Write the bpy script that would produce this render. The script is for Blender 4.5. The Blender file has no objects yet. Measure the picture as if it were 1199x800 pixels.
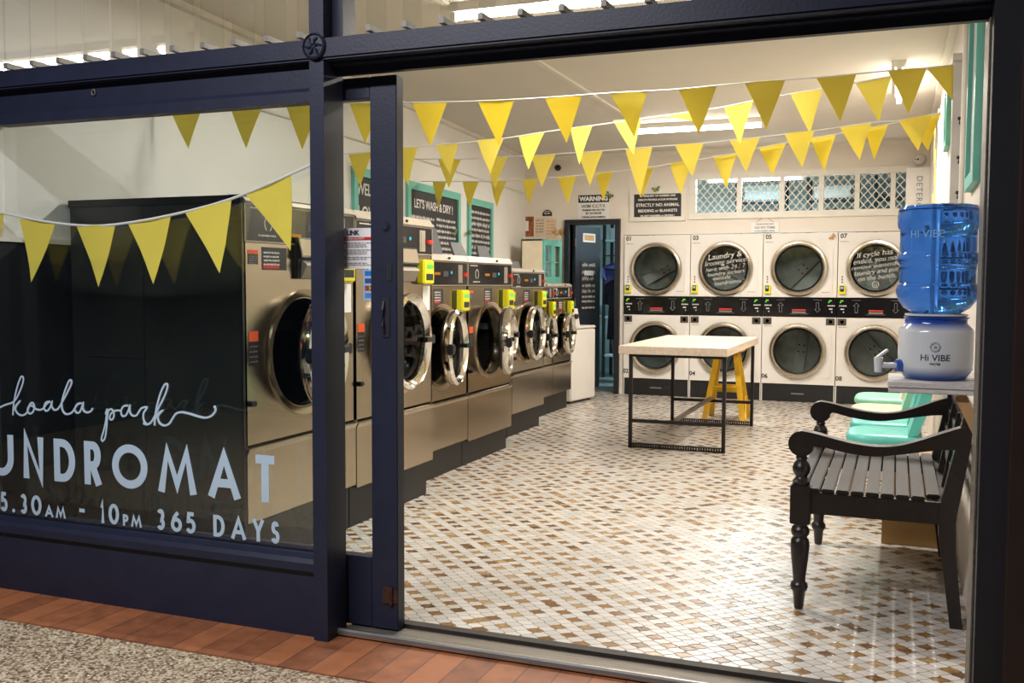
import bpy, bmesh, math, random
from math import pi, sin, cos, radians
from mathutils import Vector, Matrix
random.seed(7)
SC = bpy.context.scene
COL = SC.collection

# ------------------------------------------------------------------ camera
# camera frame recovered from the vanishing points of the shop front, floor and dryers
F_PX, CX, CY, EYE = 1146.5565, 599.5, 400.0, 1.34
_a = Vector((1050 - CX, 334 - CY, F_PX)).normalized()
_b = -Vector((-2330 - CX, 322 - CY, F_PX)).normalized()
_c = _b.cross(_a)
RM = Matrix((_b, _a, _c))            # world = RM @ (right, down, forward)
EYEV = Vector((0, 0, EYE))
def ray(px, py): return RM @ Vector((px - CX, py - CY, F_PX))
def onX(px, py, x):
    d = ray(px, py); return EYEV + d * (x / d.x)
def onY(px, py, y):
    d = ray(px, py); return EYEV + d * (y / d.y)
def onZ(px, py, z=0.0):
    d = ray(px, py); return EYEV + d * ((z - EYE) / d.z)
def onP(px, py, A, B):               # on the vertical plane through plan points A, B
    n = Vector((-(B[1] - A[1]), B[0] - A[0], 0)); d = ray(px, py)
    t = (n.x * A[0] + n.y * A[1]) / (n.x * d.x + n.y * d.y)
    return EYEV + d * t
cd = bpy.data.cameras.new('camera'); cam = bpy.data.objects.new('camera', cd); COL.objects.link(cam)
cd.sensor_width = 36.0; cd.lens = F_PX / 1199 * 36.0; cd.clip_start = 0.05; cd.clip_end = 60
M = Matrix.Identity(4)
for i in range(3):
    M[i][0] = RM[i][0]; M[i][1] = -RM[i][1]; M[i][2] = -RM[i][2]; M[i][3] = EYEV[i]
cam.matrix_world = M
SC.camera = cam
SC.view_settings.view_transform = 'Standard'; SC.view_settings.look = 'None'
SC.view_settings.gamma = 1.0; SC.view_settings.use_curve_mapping = False
SC.view_settings.exposure = 0.0
try:
    SC.cycles.use_denoising = True
    SC.cycles.max_bounces = 12; SC.cycles.diffuse_bounces = 4; SC.cycles.glossy_bounces = 4
    SC.cycles.transmission_bounces = 8; SC.cycles.transparent_max_bounces = 16
    SC.cycles.sample_clamp_indirect = 6.0
    SC.cycles.caustics_reflective = False; SC.cycles.caustics_refractive = False
except Exception: pass

# --------------------------------------------------------------- materials
def lin(c):
    c = c / 255.0
    return c / 12.92 if c <= 0.04045 else ((c + 0.055) / 1.055) ** 2.4
def rgb(r, g, b): return (lin(r), lin(g), lin(b), 1.0)
MATS = {}
def new_mat(name):
    m = bpy.data.materials.new(name); m.use_nodes = True; m.node_tree.nodes.clear()
    o = m.node_tree.nodes.new('ShaderNodeOutputMaterial'); MATS[name] = m
    return m, m.node_tree, o
def nd(t, kind, **kw):
    n = t.nodes.new(kind)
    for k, v in kw.items(): setattr(n, k, v)
    return n
def pbr(name, col, rough=0.5, metal=0.0, vary=0.06, scale=8.0, bump=0.0, bscale=60.0, spec=0.5, stretch=None, coat=0.0, emit=None, estr=0.0):
    m, t, o = new_mat(name)
    p = nd(t, 'ShaderNodeBsdfPrincipled'); t.links.new(p.outputs[0], o.inputs[0])
    p.inputs['Roughness'].default_value = rough; p.inputs['Metallic'].default_value = metal
    p.inputs['Specular IOR Level'].default_value = spec; p.inputs['Coat Weight'].default_value = coat
    tc = nd(t, 'ShaderNodeTexCoord'); src = tc.outputs['Object']
    if stretch:
        mp = nd(t, 'ShaderNodeMapping'); mp.inputs['Scale'].default_value = stretch
        t.links.new(src, mp.inputs[0]); src = mp.outputs[0]
    n = nd(t, 'ShaderNodeTexNoise'); n.inputs['Scale'].default_value = scale; n.inputs['Detail'].default_value = 4
    t.links.new(src, n.inputs['Vector'])
    r = nd(t, 'ShaderNodeValToRGB')
    r.color_ramp.elements[0].color = tuple(max(0, c * (1 - vary)) for c in col[:3]) + (1,)
    r.color_ramp.elements[1].color = tuple(min(1, c * (1 + vary)) for c in col[:3]) + (1,)
    r.color_ramp.elements[0].position = 0.3; r.color_ramp.elements[1].position = 0.7
    t.links.new(n.outputs['Fac'], r.inputs[0]); t.links.new(r.outputs[0], p.inputs['Base Color'])
    if bump:
        n2 = nd(t, 'ShaderNodeTexNoise'); n2.inputs['Scale'].default_value = bscale; t.links.new(src, n2.inputs['Vector'])
        b = nd(t, 'ShaderNodeBump'); b.inputs['Strength'].default_value = bump; b.inputs['Distance'].default_value = 0.004
        t.links.new(n2.outputs['Fac'], b.inputs['Height']); t.links.new(b.outputs[0], p.inputs['Normal'])
    if emit:
        p.inputs['Emission Color'].default_value = emit; p.inputs['Emission Strength'].default_value = estr
    return m
def thin_glass(name, tint=(1, 1, 1, 1), ior=1.5, rough=0.0, gain=1.0):
    m, t, o = new_mat(name)
    tr = nd(t, 'ShaderNodeBsdfTransparent'); tr.inputs[0].default_value = tint
    gl = nd(t, 'ShaderNodeBsdfGlossy'); gl.inputs['Roughness'].default_value = rough
    fr = nd(t, 'ShaderNodeFresnel'); ge = nd(t, 'ShaderNodeNewGeometry')      # same index from either side of a pane
    io = nd(t, 'ShaderNodeMapRange'); io.inputs['To Min'].default_value = ior; io.inputs['To Max'].default_value = 1 / ior
    t.links.new(ge.outputs['Backfacing'], io.inputs['Value']); t.links.new(io.outputs[0], fr.inputs[0])
    mu = nd(t, 'ShaderNodeMath', operation='MULTIPLY', use_clamp=True); mu.inputs[1].default_value = gain
    mx = nd(t, 'ShaderNodeMixShader')
    t.links.new(fr.outputs[0], mu.inputs[0]); t.links.new(mu.outputs[0], mx.inputs[0])
    t.links.new(tr.outputs[0], mx.inputs[1]); t.links.new(gl.outputs[0], mx.inputs[2]); t.links.new(mx.outputs[0], o.inputs[0])
    return m
def emission(name, col, s):
    m, t, o = new_mat(name)
    e = nd(t, 'ShaderNodeEmission'); e.inputs[0].default_value = col; e.inputs[1].default_value = s
    t.links.new(e.outputs[0], o.inputs[0]); return m

navy = pbr('navy_paint', rgb(34, 38, 55), 0.42, 0, 0.10, 9, 0.12, 90, spec=0.28)
navy_dark = pbr('navy_recess_paint', rgb(26, 27, 35), 0.5, 0, 0.10, 9, 0.1, 90)
brown_dark = pbr('dark_brown_pillar', rgb(38, 24, 18), 0.5, 0, 0.2, 6, 0.1)
alu = pbr('worn_aluminium', rgb(120, 114, 104), 0.5, 0.6, 0.2, 14, 0.15, 120, stretch=(0.4, 6, 6))
alu_nose = pbr('bright_aluminium', rgb(185, 182, 176), 0.3, 0.9, 0.15, 14, 0.1, 120, stretch=(0.4, 6, 6))
rust = pbr('rusty_iron', rgb(70, 42, 32), 0.7, 0.4, 0.4, 60, 0.5, 200)
wall_paint = pbr('cream_wall_paint', rgb(228, 219, 208), 0.65, 0, 0.02, 3, 0.05, 120)
wall_white = pbr('white_wall_paint', rgb(232, 230, 224), 0.6, 0, 0.02, 3, 0.05, 120)
ceil_paint = pbr('ceiling_paint', rgb(220, 213, 202), 0.7, 0, 0.02, 2)
wains = pbr('black_lower_wall', rgb(40, 42, 44), 0.3, 0, 0.1, 6)  # colour raised above black to imitate the reflected veil on the window
wood_white = pbr('white_gloss_timber', rgb(226, 221, 210), 0.4, 0, 0.04, 6)
room_blue = pbr('back_room_paint', rgb(176, 200, 204), 0.6, 0, 0.08, 5)
steel = pbr('brushed_steel', rgb(178, 164, 144), 0.22, 1.0, 0.06, 40, 0.02, 30, stretch=(1, 0.5, 14))
steel_lip = pbr('steel_trim', rgb(158, 148, 134), 0.42, 0.35, 0.05, 40)
clip_metal = pbr('grey_clip', rgb(126, 122, 116), 0.5, 0.2, 0.1, 20)
chrome = pbr('chrome', rgb(232, 228, 220), 0.09, 1.0, 0.02, 10)
chrome_warm = pbr('satin_ring_metal', rgb(205, 194, 178), 0.22, 1.0, 0.015, 20)
black_gloss = pbr('black_gloss_panel', rgb(22, 21, 22), 0.14, 0, 0.15, 12)
black_side = pbr('black_enamel_side', rgb(44, 45, 43), 0.22, 0, 0.12, 3, 0.02, 6)  # black enamel, lifted in colour to stand in for street reflections veiling the glass
black_base = pbr('black_base', rgb(19, 18, 18), 0.5, 0, 0.12, 10, 0.1)
black_rub = pbr('black_rubber', rgb(18, 18, 18), 0.55, 0, 0.1, 20)
black_plas = pbr('black_plastic', rgb(26, 26, 27), 0.35, 0, 0.1, 20)
grey_lid = pbr('grey_plastic_lid', rgb(56, 55, 55), 0.5, 0, 0.1, 10)
yellow_box = pbr('yellow_plastic', rgb(222, 214, 30), 0.4, 0, 0.05, 20)
orange_st = pbr('orange_sticker', rgb(222, 84, 34), 0.5, 0, 0.06, 30)
black_st = pbr('black_sticker', rgb(34, 31, 32), 0.4, 0, 0.1, 30)
paper = pbr('white_paper', rgb(232, 230, 226), 0.7, 0, 0.03, 30)
red_print = pbr('red_print', rgb(190, 40, 34), 0.5, 0, 0.05, 30)
grey_print = pbr('grey_print', rgb(120, 120, 125), 0.6, 0, 0.05, 30)
black_print = pbr('black_print', rgb(24, 24, 28), 0.6, 0, 0.05, 30)
chalk = pbr('white_chalk', rgb(236, 232, 226), 0.8, 0, 0.05, 40)
board_black = pbr('chalkboard', rgb(44, 42, 44), 0.6, 0, 0.15, 8)
teal = pbr('teal_paint', rgb(112, 188, 172), 0.5, 0, 0.06, 8, 0.08, 60)
teal_vinyl = pbr('teal_vinyl', rgb(92, 190, 178), 0.4, 0, 0.08, 6, 0.08, 40)
mint_vinyl = pbr('mint_vinyl', rgb(140, 205, 178), 0.4, 0, 0.08, 6, 0.08, 40)
cream_vinyl = pbr('cream_vinyl', rgb(232, 208, 172), 0.45, 0, 0.06, 6, 0.08, 40)
grey_wood = pbr('grey_seat_edge', rgb(120, 114, 110), 0.6, 0, 0.1, 10)
enamel = pbr('white_enamel', rgb(230, 225, 218), 0.3, 0, 0.02, 5)
led_red = emission('red_led', (1.0, 0.07, 0.05, 1), 0.9)
led_green = emission('green_led', (0.25, 1.0, 0.08, 1), 0.9)
led_blue = emission('blue_led', (0.08, 0.75, 0.9, 1), .9)
led_amber = emission('amber_led', (1.0, 0.35, 0.05, 1), .6)
screen_lit = emission('lit_screen', rgb(244, 214, 172), 0.8)
screen_green = emission('green_screen', (0.25, 1.0, 0.2, 1), 0.9)
drum_metal = pbr('drum_steel', rgb(172, 178, 176), 0.35, 0.75, 0.15, 12, 0.1, 30)
dark_in = pbr('dark_interior', rgb(30, 30, 31), 0.6, 0, 0.1, 20)
bench_wood = pbr('dark_stained_wood', rgb(31, 25, 24), 0.3, 0, 0.25, 9, 0.15, 40, stretch=(6, 1, 6))
slat_wood = pbr('worn_bench_slat', rgb(33, 25, 21), 0.5, 0, 0.25, 7, 0.2, 40, spec=0.25, stretch=(8, 0.7, 8))
table_wood = pbr('pale_limed_wood', rgb(208, 190, 172), 0.55, 0, 0.12, 5, 0.12, 50, stretch=(8, 0.6, 8))
iron = pbr('black_iron', rgb(34, 29, 28), 0.45, 0.3, 0.2, 20, 0.15, 100)
grey_timber = pbr('grey_stretcher_timber', rgb(118, 104, 92), 0.6, 0, 0.2, 8, stretch=(8, 0.8, 8))
yellow_wood = pbr('yellow_painted_wood', rgb(214, 168, 28), 0.5, 0, 0.12, 12, 0.1, 60)
box_wood = pbr('tan_box', rgb(178, 140, 86), 0.6, 0, 0.1, 5, 0.08, 50)
shelf_paint = pbr('chipped_white_timber', rgb(206, 202, 198), 0.6, 0, 0.12, 20, 0.4, 50, stretch=(2, 8, 8))
brace_wood = pbr('raw_timber', rgb(176, 140, 96), 0.6, 0, 0.15, 8, stretch=(8, 8, 1))
ceramic = pbr('tap_plastic', rgb(216, 218, 222), 0.3, 0, 0.03, 10)
vinyl_letter = pbr('pale_window_vinyl', rgb(172, 194, 210), 0.5, 0, 0.03, 10)
lamp_tube = emission('fluorescent_tube', rgb(255, 243, 226), 34.0)
lamp_body = pbr('white_batten', rgb(235, 232, 225), 0.4)
cloth_navy = pbr('navy_cloth', rgb(24, 28, 46), 0.85, 0, 0.2, 10, 0.4, 60)
cord_white = pbr('white_tape', rgb(226, 224, 220), 0.7)
glass_win = thin_glass('window_glass', (0.97, 0.985, 0.98, 1), 1.5, 0, 1.0)
glass_door = thin_glass('sliding_door_glass', (0.95, 0.97, 0.965, 1), 1.5, 0, 1.1)
glass_blade = thin_glass('louvre_glass', (0.95, 0.96, 0.95, 1), 1.5, 0.01, 1.2)
glass_dark = thin_glass('smoked_dryer_glass', (0.6, 0.63, 0.62, 1), 1.5, 0.01, 0.9)
glass_wash = thin_glass('washer_door_glass', (0.5, 0.51, 0.51, 1), 1.5, 0.01, 0.3)
glass_cab = thin_glass('cabinet_glass', (0.85, 0.92, 0.92, 1), 1.5, 0.01, 1.0)

def fabric(name, col, tl):
    m, t, o = new_mat(name)
    d = nd(t, 'ShaderNodeBsdfDiffuse'); tr = nd(t, 'ShaderNodeBsdfTranslucent'); mx = nd(t, 'ShaderNodeMixShader')
    tc = nd(t, 'ShaderNodeTexCoord'); n = nd(t, 'ShaderNodeTexNoise'); n.inputs['Scale'].default_value = 14
    r = nd(t, 'ShaderNodeValToRGB')
    r.color_ramp.elements[0].color = tuple(c * 0.93 for c in col[:3]) + (1,); r.color_ramp.elements[1].color = col
    t.links.new(tc.outputs['Object'], n.inputs['Vector']); t.links.new(n.outputs['Fac'], r.inputs[0])
    t.links.new(r.outputs[0], d.inputs[0]); t.links.new(r.outputs[0], tr.inputs[0])
    mx.inputs[0].default_value = tl
    t.links.new(d.outputs[0], mx.inputs[1]); t.links.new(tr.outputs[0], mx.inputs[2]); t.links.new(mx.outputs[0], o.inputs[0])
    return m
pennant_cloth = fabric('yellow_pennant_cloth', rgb(244, 230, 112), 0.4)

def floor_mat():
    m, t, o = new_mat('diagonal_mosaic_tiles'); L = t.links.new
    p = nd(t, 'ShaderNodeBsdfPrincipled'); L(p.outputs[0], o.inputs[0])
    tc = nd(t, 'ShaderNodeTexCoord'); sp = nd(t, 'ShaderNodeSeparateXYZ'); L(tc.outputs['Object'], sp.inputs[0])
    def mth(op, a, b=None, c=None):
        n = nd(t, 'ShaderNodeMath', operation=op)
        for i, v in enumerate((a, b, c)):
            if v is None: continue
            if isinstance(v, (int, float)): n.inputs[i].default_value = v
            else: L(v, n.inputs[i])
        return n.outputs[0]
    k = 0.70711 / 0.0485
    u0 = mth('MULTIPLY', mth('ADD', sp.outputs[0], sp.outputs[1]), k)
    v0 = mth('MULTIPLY', mth('SUBTRACT', sp.outputs[0], sp.outputs[1]), k)
    u = mth('ADD', u0, mth('MULTIPLY', mth('SINE', mth('MULTIPLY', v0, 2 * pi)), 0.055))
    v = mth('ADD', v0, mth('MULTIPLY', mth('SINE', mth('MULTIPLY', u0, 2 * pi)), 0.055))
    iu, iv = mth('FLOOR', u), mth('FLOOR', v)
    fu, fv = mth('FRACT', u), mth('FRACT', v)
    eu = mth('MINIMUM', fu, mth('SUBTRACT', 1.0, fu)); ev = mth('MINIMUM', fv, mth('SUBTRACT', 1.0, fv))
    e = mth('MINIMUM', eu, ev)
    grout = mth('LESS_THAN', e, 0.028)
    cv = nd(t, 'ShaderNodeCombineXYZ'); L(iu, cv.inputs[0]); L(iv, cv.inputs[1])
    wn = nd(t, 'ShaderNodeTexWhiteNoise', noise_dimensions='3D'); L(cv.outputs[0], wn.inputs['Vector'])
    cv2 = nd(t, 'ShaderNodeCombineXYZ'); L(iu, cv2.inputs[0]); L(iv, cv2.inputs[1]); cv2.inputs[2].default_value = 7.3
    wn2 = nd(t, 'ShaderNodeTexWhiteNoise', noise_dimensions='3D'); L(cv2.outputs[0], wn2.inputs['Vector'])
    r1, r2 = wn.outputs['Value'], wn2.outputs['Value']
    # every other row carries the brown tiles; within it about every second one
    mu = mth('LESS_THAN', mth('FLOORED_MODULO', iu, 2.0), 0.5)
    cu = nd(t, 'ShaderNodeCombineXYZ'); L(mth('FLOOR', mth('MULTIPLY', iu, 0.5)), cu.inputs[0]); L(mth('FLOOR', mth('MULTIPLY', iv, 0.2)), cu.inputs[1]); cu.inputs[2].default_value = 3.1
    wn3 = nd(t, 'ShaderNodeTexWhiteNoise', noise_dimensions='3D'); L(cu.outputs[0], wn3.inputs['Vector'])
    sh = mth('FLOOR', mth('MULTIPLY', wn3.outputs['Value'], 2.0))
    mv = mth('LESS_THAN', mth('FLOORED_MODULO', mth('ADD', iv, sh), 2.0), 0.5)
    br = mth('MAXIMUM', mth('MULTIPLY', mth('MULTIPLY', mu, mv), mth('LESS_THAN', r1, 0.80)), mth('GREATER_THAN', r1, 0.985))
    nz = nd(t, 'ShaderNodeTexNoise'); nz.inputs['Scale'].default_value = 45; L(tc.outputs['Object'], nz.inputs['Vector'])
    rb = nd(t, 'ShaderNodeValToRGB'); els = rb.color_ramp.elements
    els[0].color = rgb(84, 56, 34); els[1].color = rgb(192, 168, 128); els[1].position = 0.95
    els.new(0.35).color = rgb(132, 96, 54); els.new(0.65).color = rgb(158, 126, 82)
    L(mth('ADD', mth('MULTIPLY', r2, 0.75), mth('MULTIPLY', mth('SUBTRACT', nz.outputs['Fac'], 0.38), 0.7)), rb.inputs[0])
    rw = nd(t, 'ShaderNodeValToRGB'); rw.color_ramp.elements[0].color = rgb(190, 185, 176); rw.color_ramp.elements[1].color = rgb(212, 207, 199)
    L(r2, rw.inputs[0])
    m1 = nd(t, 'ShaderNodeMix', data_type='RGBA'); L(br, m1.inputs[0]); L(rw.outputs[0], m1.inputs[6]); L(rb.outputs[0], m1.inputs[7])
    m2 = nd(t, 'ShaderNodeMix', data_type='RGBA'); L(grout, m2.inputs[0]); L(m1.outputs[2], m2.inputs[6]); m2.inputs[7].default_value = rgb(78, 70, 62)
    L(m2.outputs[2], p.inputs['Base Color'])
    ro = mth('MULTIPLY_ADD', grout, 0.5, 0.27); L(ro, p.inputs['Roughness'])
    bp = nd(t, 'ShaderNodeBump'); bp.inputs['Strength'].default_value = 0.25; bp.inputs['Distance'].default_value = 0.003
    hg = nd(t, 'ShaderNodeMath', operation='MULTIPLY', use_clamp=True); L(e, hg.inputs[0]); hg.inputs[1].default_value = 9.0
    L(hg.outputs[0], bp.inputs['Height']); L(bp.outputs[0], p.inputs['Normal'])
    return m
mosaic = floor_mat()

def aggregate_mat():
    m, t, o = new_mat('pebble_aggregate'); L = t.links.new
    p = nd(t, 'ShaderNodeBsdfPrincipled'); L(p.outputs[0], o.inputs[0]); p.inputs['Roughness'].default_value = 0.7
    tc = nd(t, 'ShaderNodeTexCoord')
    v = nd(t, 'ShaderNodeTexVoronoi'); v.inputs['Scale'].default_value = 110; L(tc.outputs['Object'], v.inputs['Vector'])
    s = nd(t, 'ShaderNodeSeparateColor'); L(v.outputs['Color'], s.inputs[0])
    r = nd(t, 'ShaderNodeValToRGB'); e = r.color_ramp.elements
    e[0].color = rgb(66, 52, 40); e[1].color = rgb(196, 182, 158); e.new(0.3).color = rgb(124, 102, 78); e.new(0.6).color = rgb(160, 144, 118)
    L(s.outputs[0], r.inputs[0])
    d = nd(t, 'ShaderNodeMath', operation='MULTIPLY', use_clamp=True); L(v.outputs['Distance'], d.inputs[0]); d.inputs[1].default_value = 1.0
    b = nd(t, 'ShaderNodeBump', invert=True); b.inputs['Strength'].default_value = 0.7; b.inputs['Distance'].default_value = 0.004
    L(d.outputs[0], b.inputs['Height']); L(b.outputs[0], p.inputs['Normal']); L(r.outputs[0], p.inputs['Base Color'])
    return m
def brick_mat():
    m, t, o = new_mat('clay_paver'); L = t.links.new
    p = nd(t, 'ShaderNodeBsdfPrincipled'); L(p.outputs[0], o.inputs[0]); p.inputs['Roughness'].default_value = 0.55
    tc = nd(t, 'ShaderNodeTexCoord'); sp = nd(t, 'ShaderNodeSeparateXYZ'); L(tc.outputs['Object'], sp.inputs[0])
    a = nd(t, 'ShaderNodeMath', operation='DIVIDE'); L(sp.outputs[0], a.inputs[0]); a.inputs[1].default_value = 0.117
    fl = nd(t, 'ShaderNodeMath', operation='FLOOR'); L(a.outputs[0], fl.inputs[0])
    fr = nd(t, 'ShaderNodeMath', operation='FRACT'); L(a.outputs[0], fr.inputs[0])
    w = nd(t, 'ShaderNodeTexWhiteNoise', noise_dimensions='1D'); L(fl.outputs[0], w.inputs['W'])
    n = nd(t, 'ShaderNodeTexNoise'); n.inputs['Scale'].default_value = 14; n.inputs['Detail'].default_value = 6; L(tc.outputs['Object'], n.inputs['Vector'])
    ad = nd(t, 'ShaderNodeMath', operation='MULTIPLY_ADD'); L(w.outputs['Value'], ad.inputs[0]); ad.inputs[1].default_value = 0.55
    L(n.outputs['Fac'], ad.inputs[2])
    r = nd(t, 'ShaderNodeValToRGB'); e = r.color_ramp.elements
    e[0].position = 0.3; e[0].color = rgb(108, 64, 40); e[1].position = 1.0; e[1].color = rgb(156, 97, 60)
    L(ad.outputs[0], r.inputs[0])
    lt = nd(t, 'ShaderNodeMath', operation='LESS_THAN'); L(fr.outputs[0], lt.inputs[0]); lt.inputs[1].default_value = 0.035
    mx = nd(t, 'ShaderNodeMix', data_type='RGBA'); L(lt.outputs[0], mx.inputs[0]); L(r.outputs[0], mx.inputs[6]); mx.inputs[7].default_value = rgb(82, 54, 40)
    L(mx.outputs[2], p.inputs['Base Color'])
    b = nd(t, 'ShaderNodeBump'); b.inputs['Strength'].default_value = 0.3; b.inputs['Distance'].default_value = 0.003
    L(n.outputs['Fac'], b.inputs['Height']); L(b.outputs[0], p.inputs['Normal'])
    return m
def crock_mat():
    m, t, o = new_mat('blue_banded_ceramic'); L = t.links.new
    p = nd(t, 'ShaderNodeBsdfPrincipled'); L(p.outputs[0], o.inputs[0]); p.inputs['Roughness'].default_value = 0.15
    tc = nd(t, 'ShaderNodeTexCoord'); sp = nd(t, 'ShaderNodeSeparateXYZ'); L(tc.outputs['Object'], sp.inputs[0])
    r = nd(t, 'ShaderNodeValToRGB'); e = r.color_ramp.elements
    e[0].position = 0.010; e[0].color = rgb(44, 84, 156); e[1].position = 0.193; e[1].color = rgb(36, 74, 160)
    e.new(0.046).color = rgb(208, 212, 214); e.new(0.166).color = rgb(208, 212, 214)
    L(sp.outputs[2], r.inputs[0]); L(r.outputs[0], p.inputs['Base Color'])
    return m
def bottle_mat():
    m, t, o = new_mat('blue_water_bottle'); L = t.links.new
    p = nd(t, 'ShaderNodeBsdfPrincipled'); L(p.outputs[0], o.inputs[0])
    p.inputs['Base Color'].default_value = (0.055, 0.23, 0.85, 1); p.inputs['Roughness'].default_value = 0.06
    p.inputs['Transmission Weight'].default_value = 0.86; p.inputs['IOR'].default_value = 1.34
    return m
aggregate, paver, crock, bottle_m = aggregate_mat(), brick_mat(), crock_mat(), bottle_mat()

# ----------------------------------------------------------- mesh building
class MB:
    def __init__(s): s.bm = bmesh.new()
    def add(s, verts, faces):
        vs = [s.bm.verts.new(v) for v in verts]
        for f in faces:
            try: s.bm.faces.new([vs[i] for i in f])
            except ValueError: pass
        return s
    def hexa(s, p):   # 8 corners: bottom ring then top ring
        return s.add(p, [(3, 2, 1, 0), (4, 5, 6, 7), (0, 1, 5, 4), (1, 2, 6, 5), (2, 3, 7, 6), (3, 0, 4, 7)])
    def box(s, x0, x1, y0, y1, z0, z1):
        return s.hexa([(x0, y0, z0), (x1, y0, z0), (x1, y1, z0), (x0, y1, z0), (x0, y0, z1), (x1, y0, z1), (x1, y1, z1), (x0, y1, z1)])
    def rbox(s, x0, x1, y0, y1, z0, z1, r=0.01, seg=2):   # bevelled box
        b = bmesh.new(); bmesh.ops.create_cube(b, size=1)
        for v in b.verts:
            v.co = Vector(((x0 + x1) / 2 + v.co.x * (x1 - x0), (y0 + y1) / 2 + v.co.y * (y1 - y0), (z0 + z1) / 2 + v.co.z * (z1 - z0)))
        bmesh.ops.bevel(b, geom=b.edges[:], offset=r, segments=seg, affect='EDGES')
        return s.merge(b)
    def merge(s, b):
        b.verts.index_update()
        s.add([v.co.copy() for v in b.verts], [[v.index for v in f.verts] for f in b.faces]); b.free(); return s
    def bar(s, a, b, w, h, up=(0, 0, 1)):      # square bar between two points
        a, b = Vector(a), Vector(b); d = (b - a).normalized(); up = Vector(up)
        if abs(d.dot(up)) > 0.98: up = Vector((0, 1, 0))
        sx = d.cross(up).normalized() * (w / 2); sy = sx.cross(d).normalized() * (h / 2)
        return s.hexa([a - sx - sy, a + sx - sy, a + sx + sy, a - sx + sy, b - sx - sy, b + sx - sy, b + sx + sy, b - sx + sy])
    def lathe(s, prof, o=(0, 0, 0), ax=(0, 0, 1), n=32, capa=False, capb=False, sy=1.0):
        o, ax = Vector(o), Vector(ax).normalized()
        e1 = ax.orthogonal().normalized(); e2 = ax.cross(e1)
        V, Fc = [], []
        for r, h in prof:
            for k in range(n):
                t = 2 * pi * k / n
                V.append(o + ax * h + e1 * (r * cos(t)) + e2 * (r * sin(t) * sy))
        for i in range(len(prof) - 1):
            for k in range(n):
                Fc.append((i * n + k, i * n + (k + 1) % n, (i + 1) * n + (k + 1) % n, (i + 1) * n + k))
        if capa: Fc.append(tuple(range(n))[::-1])
        if capb: Fc.append(tuple(range((len(prof) - 1) * n, len(prof) * n)))
        return s.add(V, Fc)
    def cyl(s, a, b, r, r2=None, n=16):
        a, b = Vector(a), Vector(b); r2 = r if r2 is None else r2
        return s.lathe([(r, 0), (r2, (b - a).length)], a, b - a, n, True, True)
    def tube(s, pts, r, n=8, closed=False):
        pts = [Vector(p) for p in pts]; N = len(pts); V, Fc = [], []
        for i, p in enumerate(pts):
            d = (pts[(i + 1) % N] - pts[i - 1]) if closed else (pts[min(i + 1, N - 1)] - pts[max(i - 1, 0)])
            d.normalize(); e1 = d.cross(Vector((0, 0, 1)))
            if e1.length < 1e-3: e1 = d.cross(Vector((0, 1, 0)))
            e1.normalize(); e2 = d.cross(e1)
            for k in range(n):
                t = 2 * pi * k / n; V.append(p + e1 * (r * cos(t)) + e2 * (r * sin(t)))
        for i in range(N if closed else N - 1):
            for k in range(n):
                j = (i + 1) % N
                Fc.append((i * n + k, i * n + (k + 1) % n, j * n + (k + 1) % n, j * n + k))
        if not closed: Fc += [tuple(range(n))[::-1], tuple(range((N - 1) * n, N * n))]
        return s.add(V, Fc)
    def prism(s, poly, f, d):     # poly of (u,v); f maps (u,v,w); extruded w 0..d
        n = len(poly)
        V = [f(u, v, 0) for u, v in poly] + [f(u, v, d) for u, v in poly]
        return s.add(V, [tuple(range(n))[::-1], tuple(range(n, 2 * n))] + [(i, (i + 1) % n, n + (i + 1) % n, n + i) for i in range(n)])
    def holed(s, w0, w1, v0, v1, cu, cv, r, f, n=48, d=0.012):   # rectangular plate with a round hole
        ang = sorted(set([2 * pi * k / n for k in range(n)] + [math.atan2(b - cv, a - cu) % (2 * pi) for a in (w0, w1) for b in (v0, v1)]))
        def edge(t):
            c, q = cos(t), sin(t); ks = []
            if c > 1e-9: ks.append((w1 - cu) / c)
            if c < -1e-9: ks.append((w0 - cu) / c)
            if q > 1e-9: ks.append((v1 - cv) / q)
            if q < -1e-9: ks.append((v0 - cv) / q)
            k = min(ks); return cu + c * k, cv + q * k
        m = len(ang); V = []
        for w in (0, d):
            V += [f(cu + r * cos(t), cv + r * sin(t), w) for t in ang]
            V += [f(*edge(t), w) for t in ang]
        Fc = []
        for i in range(m):
            j = (i + 1) % m
            Fc += [(i, j, m + j, m + i), (2 * m + i, 3 * m + i, 3 * m + j, 2 * m + j), (i, 2 * m + i, 2 * m + j, j), (m + i, m + j, 3 * m + j, 3 * m + i)]
        return s.add(V, Fc)
    def build(s, name, mat, parent=None, smooth=False, fix=True):
        if fix: bmesh.ops.recalc_face_normals(s.bm, faces=s.bm.faces[:])
        me = bpy.data.meshes.new(name); s.bm.to_mesh(me); s.bm.free()
        me.materials.append(mat)
        if smooth:
            for p in me.polygons: p.use_smooth = True
            try: me.set_sharp_from_angle(angle=radians(38))
            except Exception: pass
        o = bpy.data.objects.new(name, me); COL.objects.link(o)
        if parent: o.parent = parent
        return o
def tag(o, label, cat, group=None, kind=None):
    o['label'] = label; o['category'] = cat
    if group: o['group'] = group
    if kind: o['kind'] = kind
    return o
def thing(name, label, cat, loc=(0, 0, 0), rz=0.0, group=None):
    o = bpy.data.objects.new(name, None); COL.objects.link(o)
    o.empty_display_size = 0.1; o.location = loc; o.rotation_euler = (0, 0, rz)
    return tag(o, label, cat, group)
def struct(o, label=None):
    o['kind'] = 'structure'
    if label: o['label'] = label
    return o
def copy_tree(o, parent=None):
    c = o.copy(); COL.objects.link(c)
    if parent: c.parent = parent
    for ch in [q for q in o.children]: copy_tree(ch, c)
    return c
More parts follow.
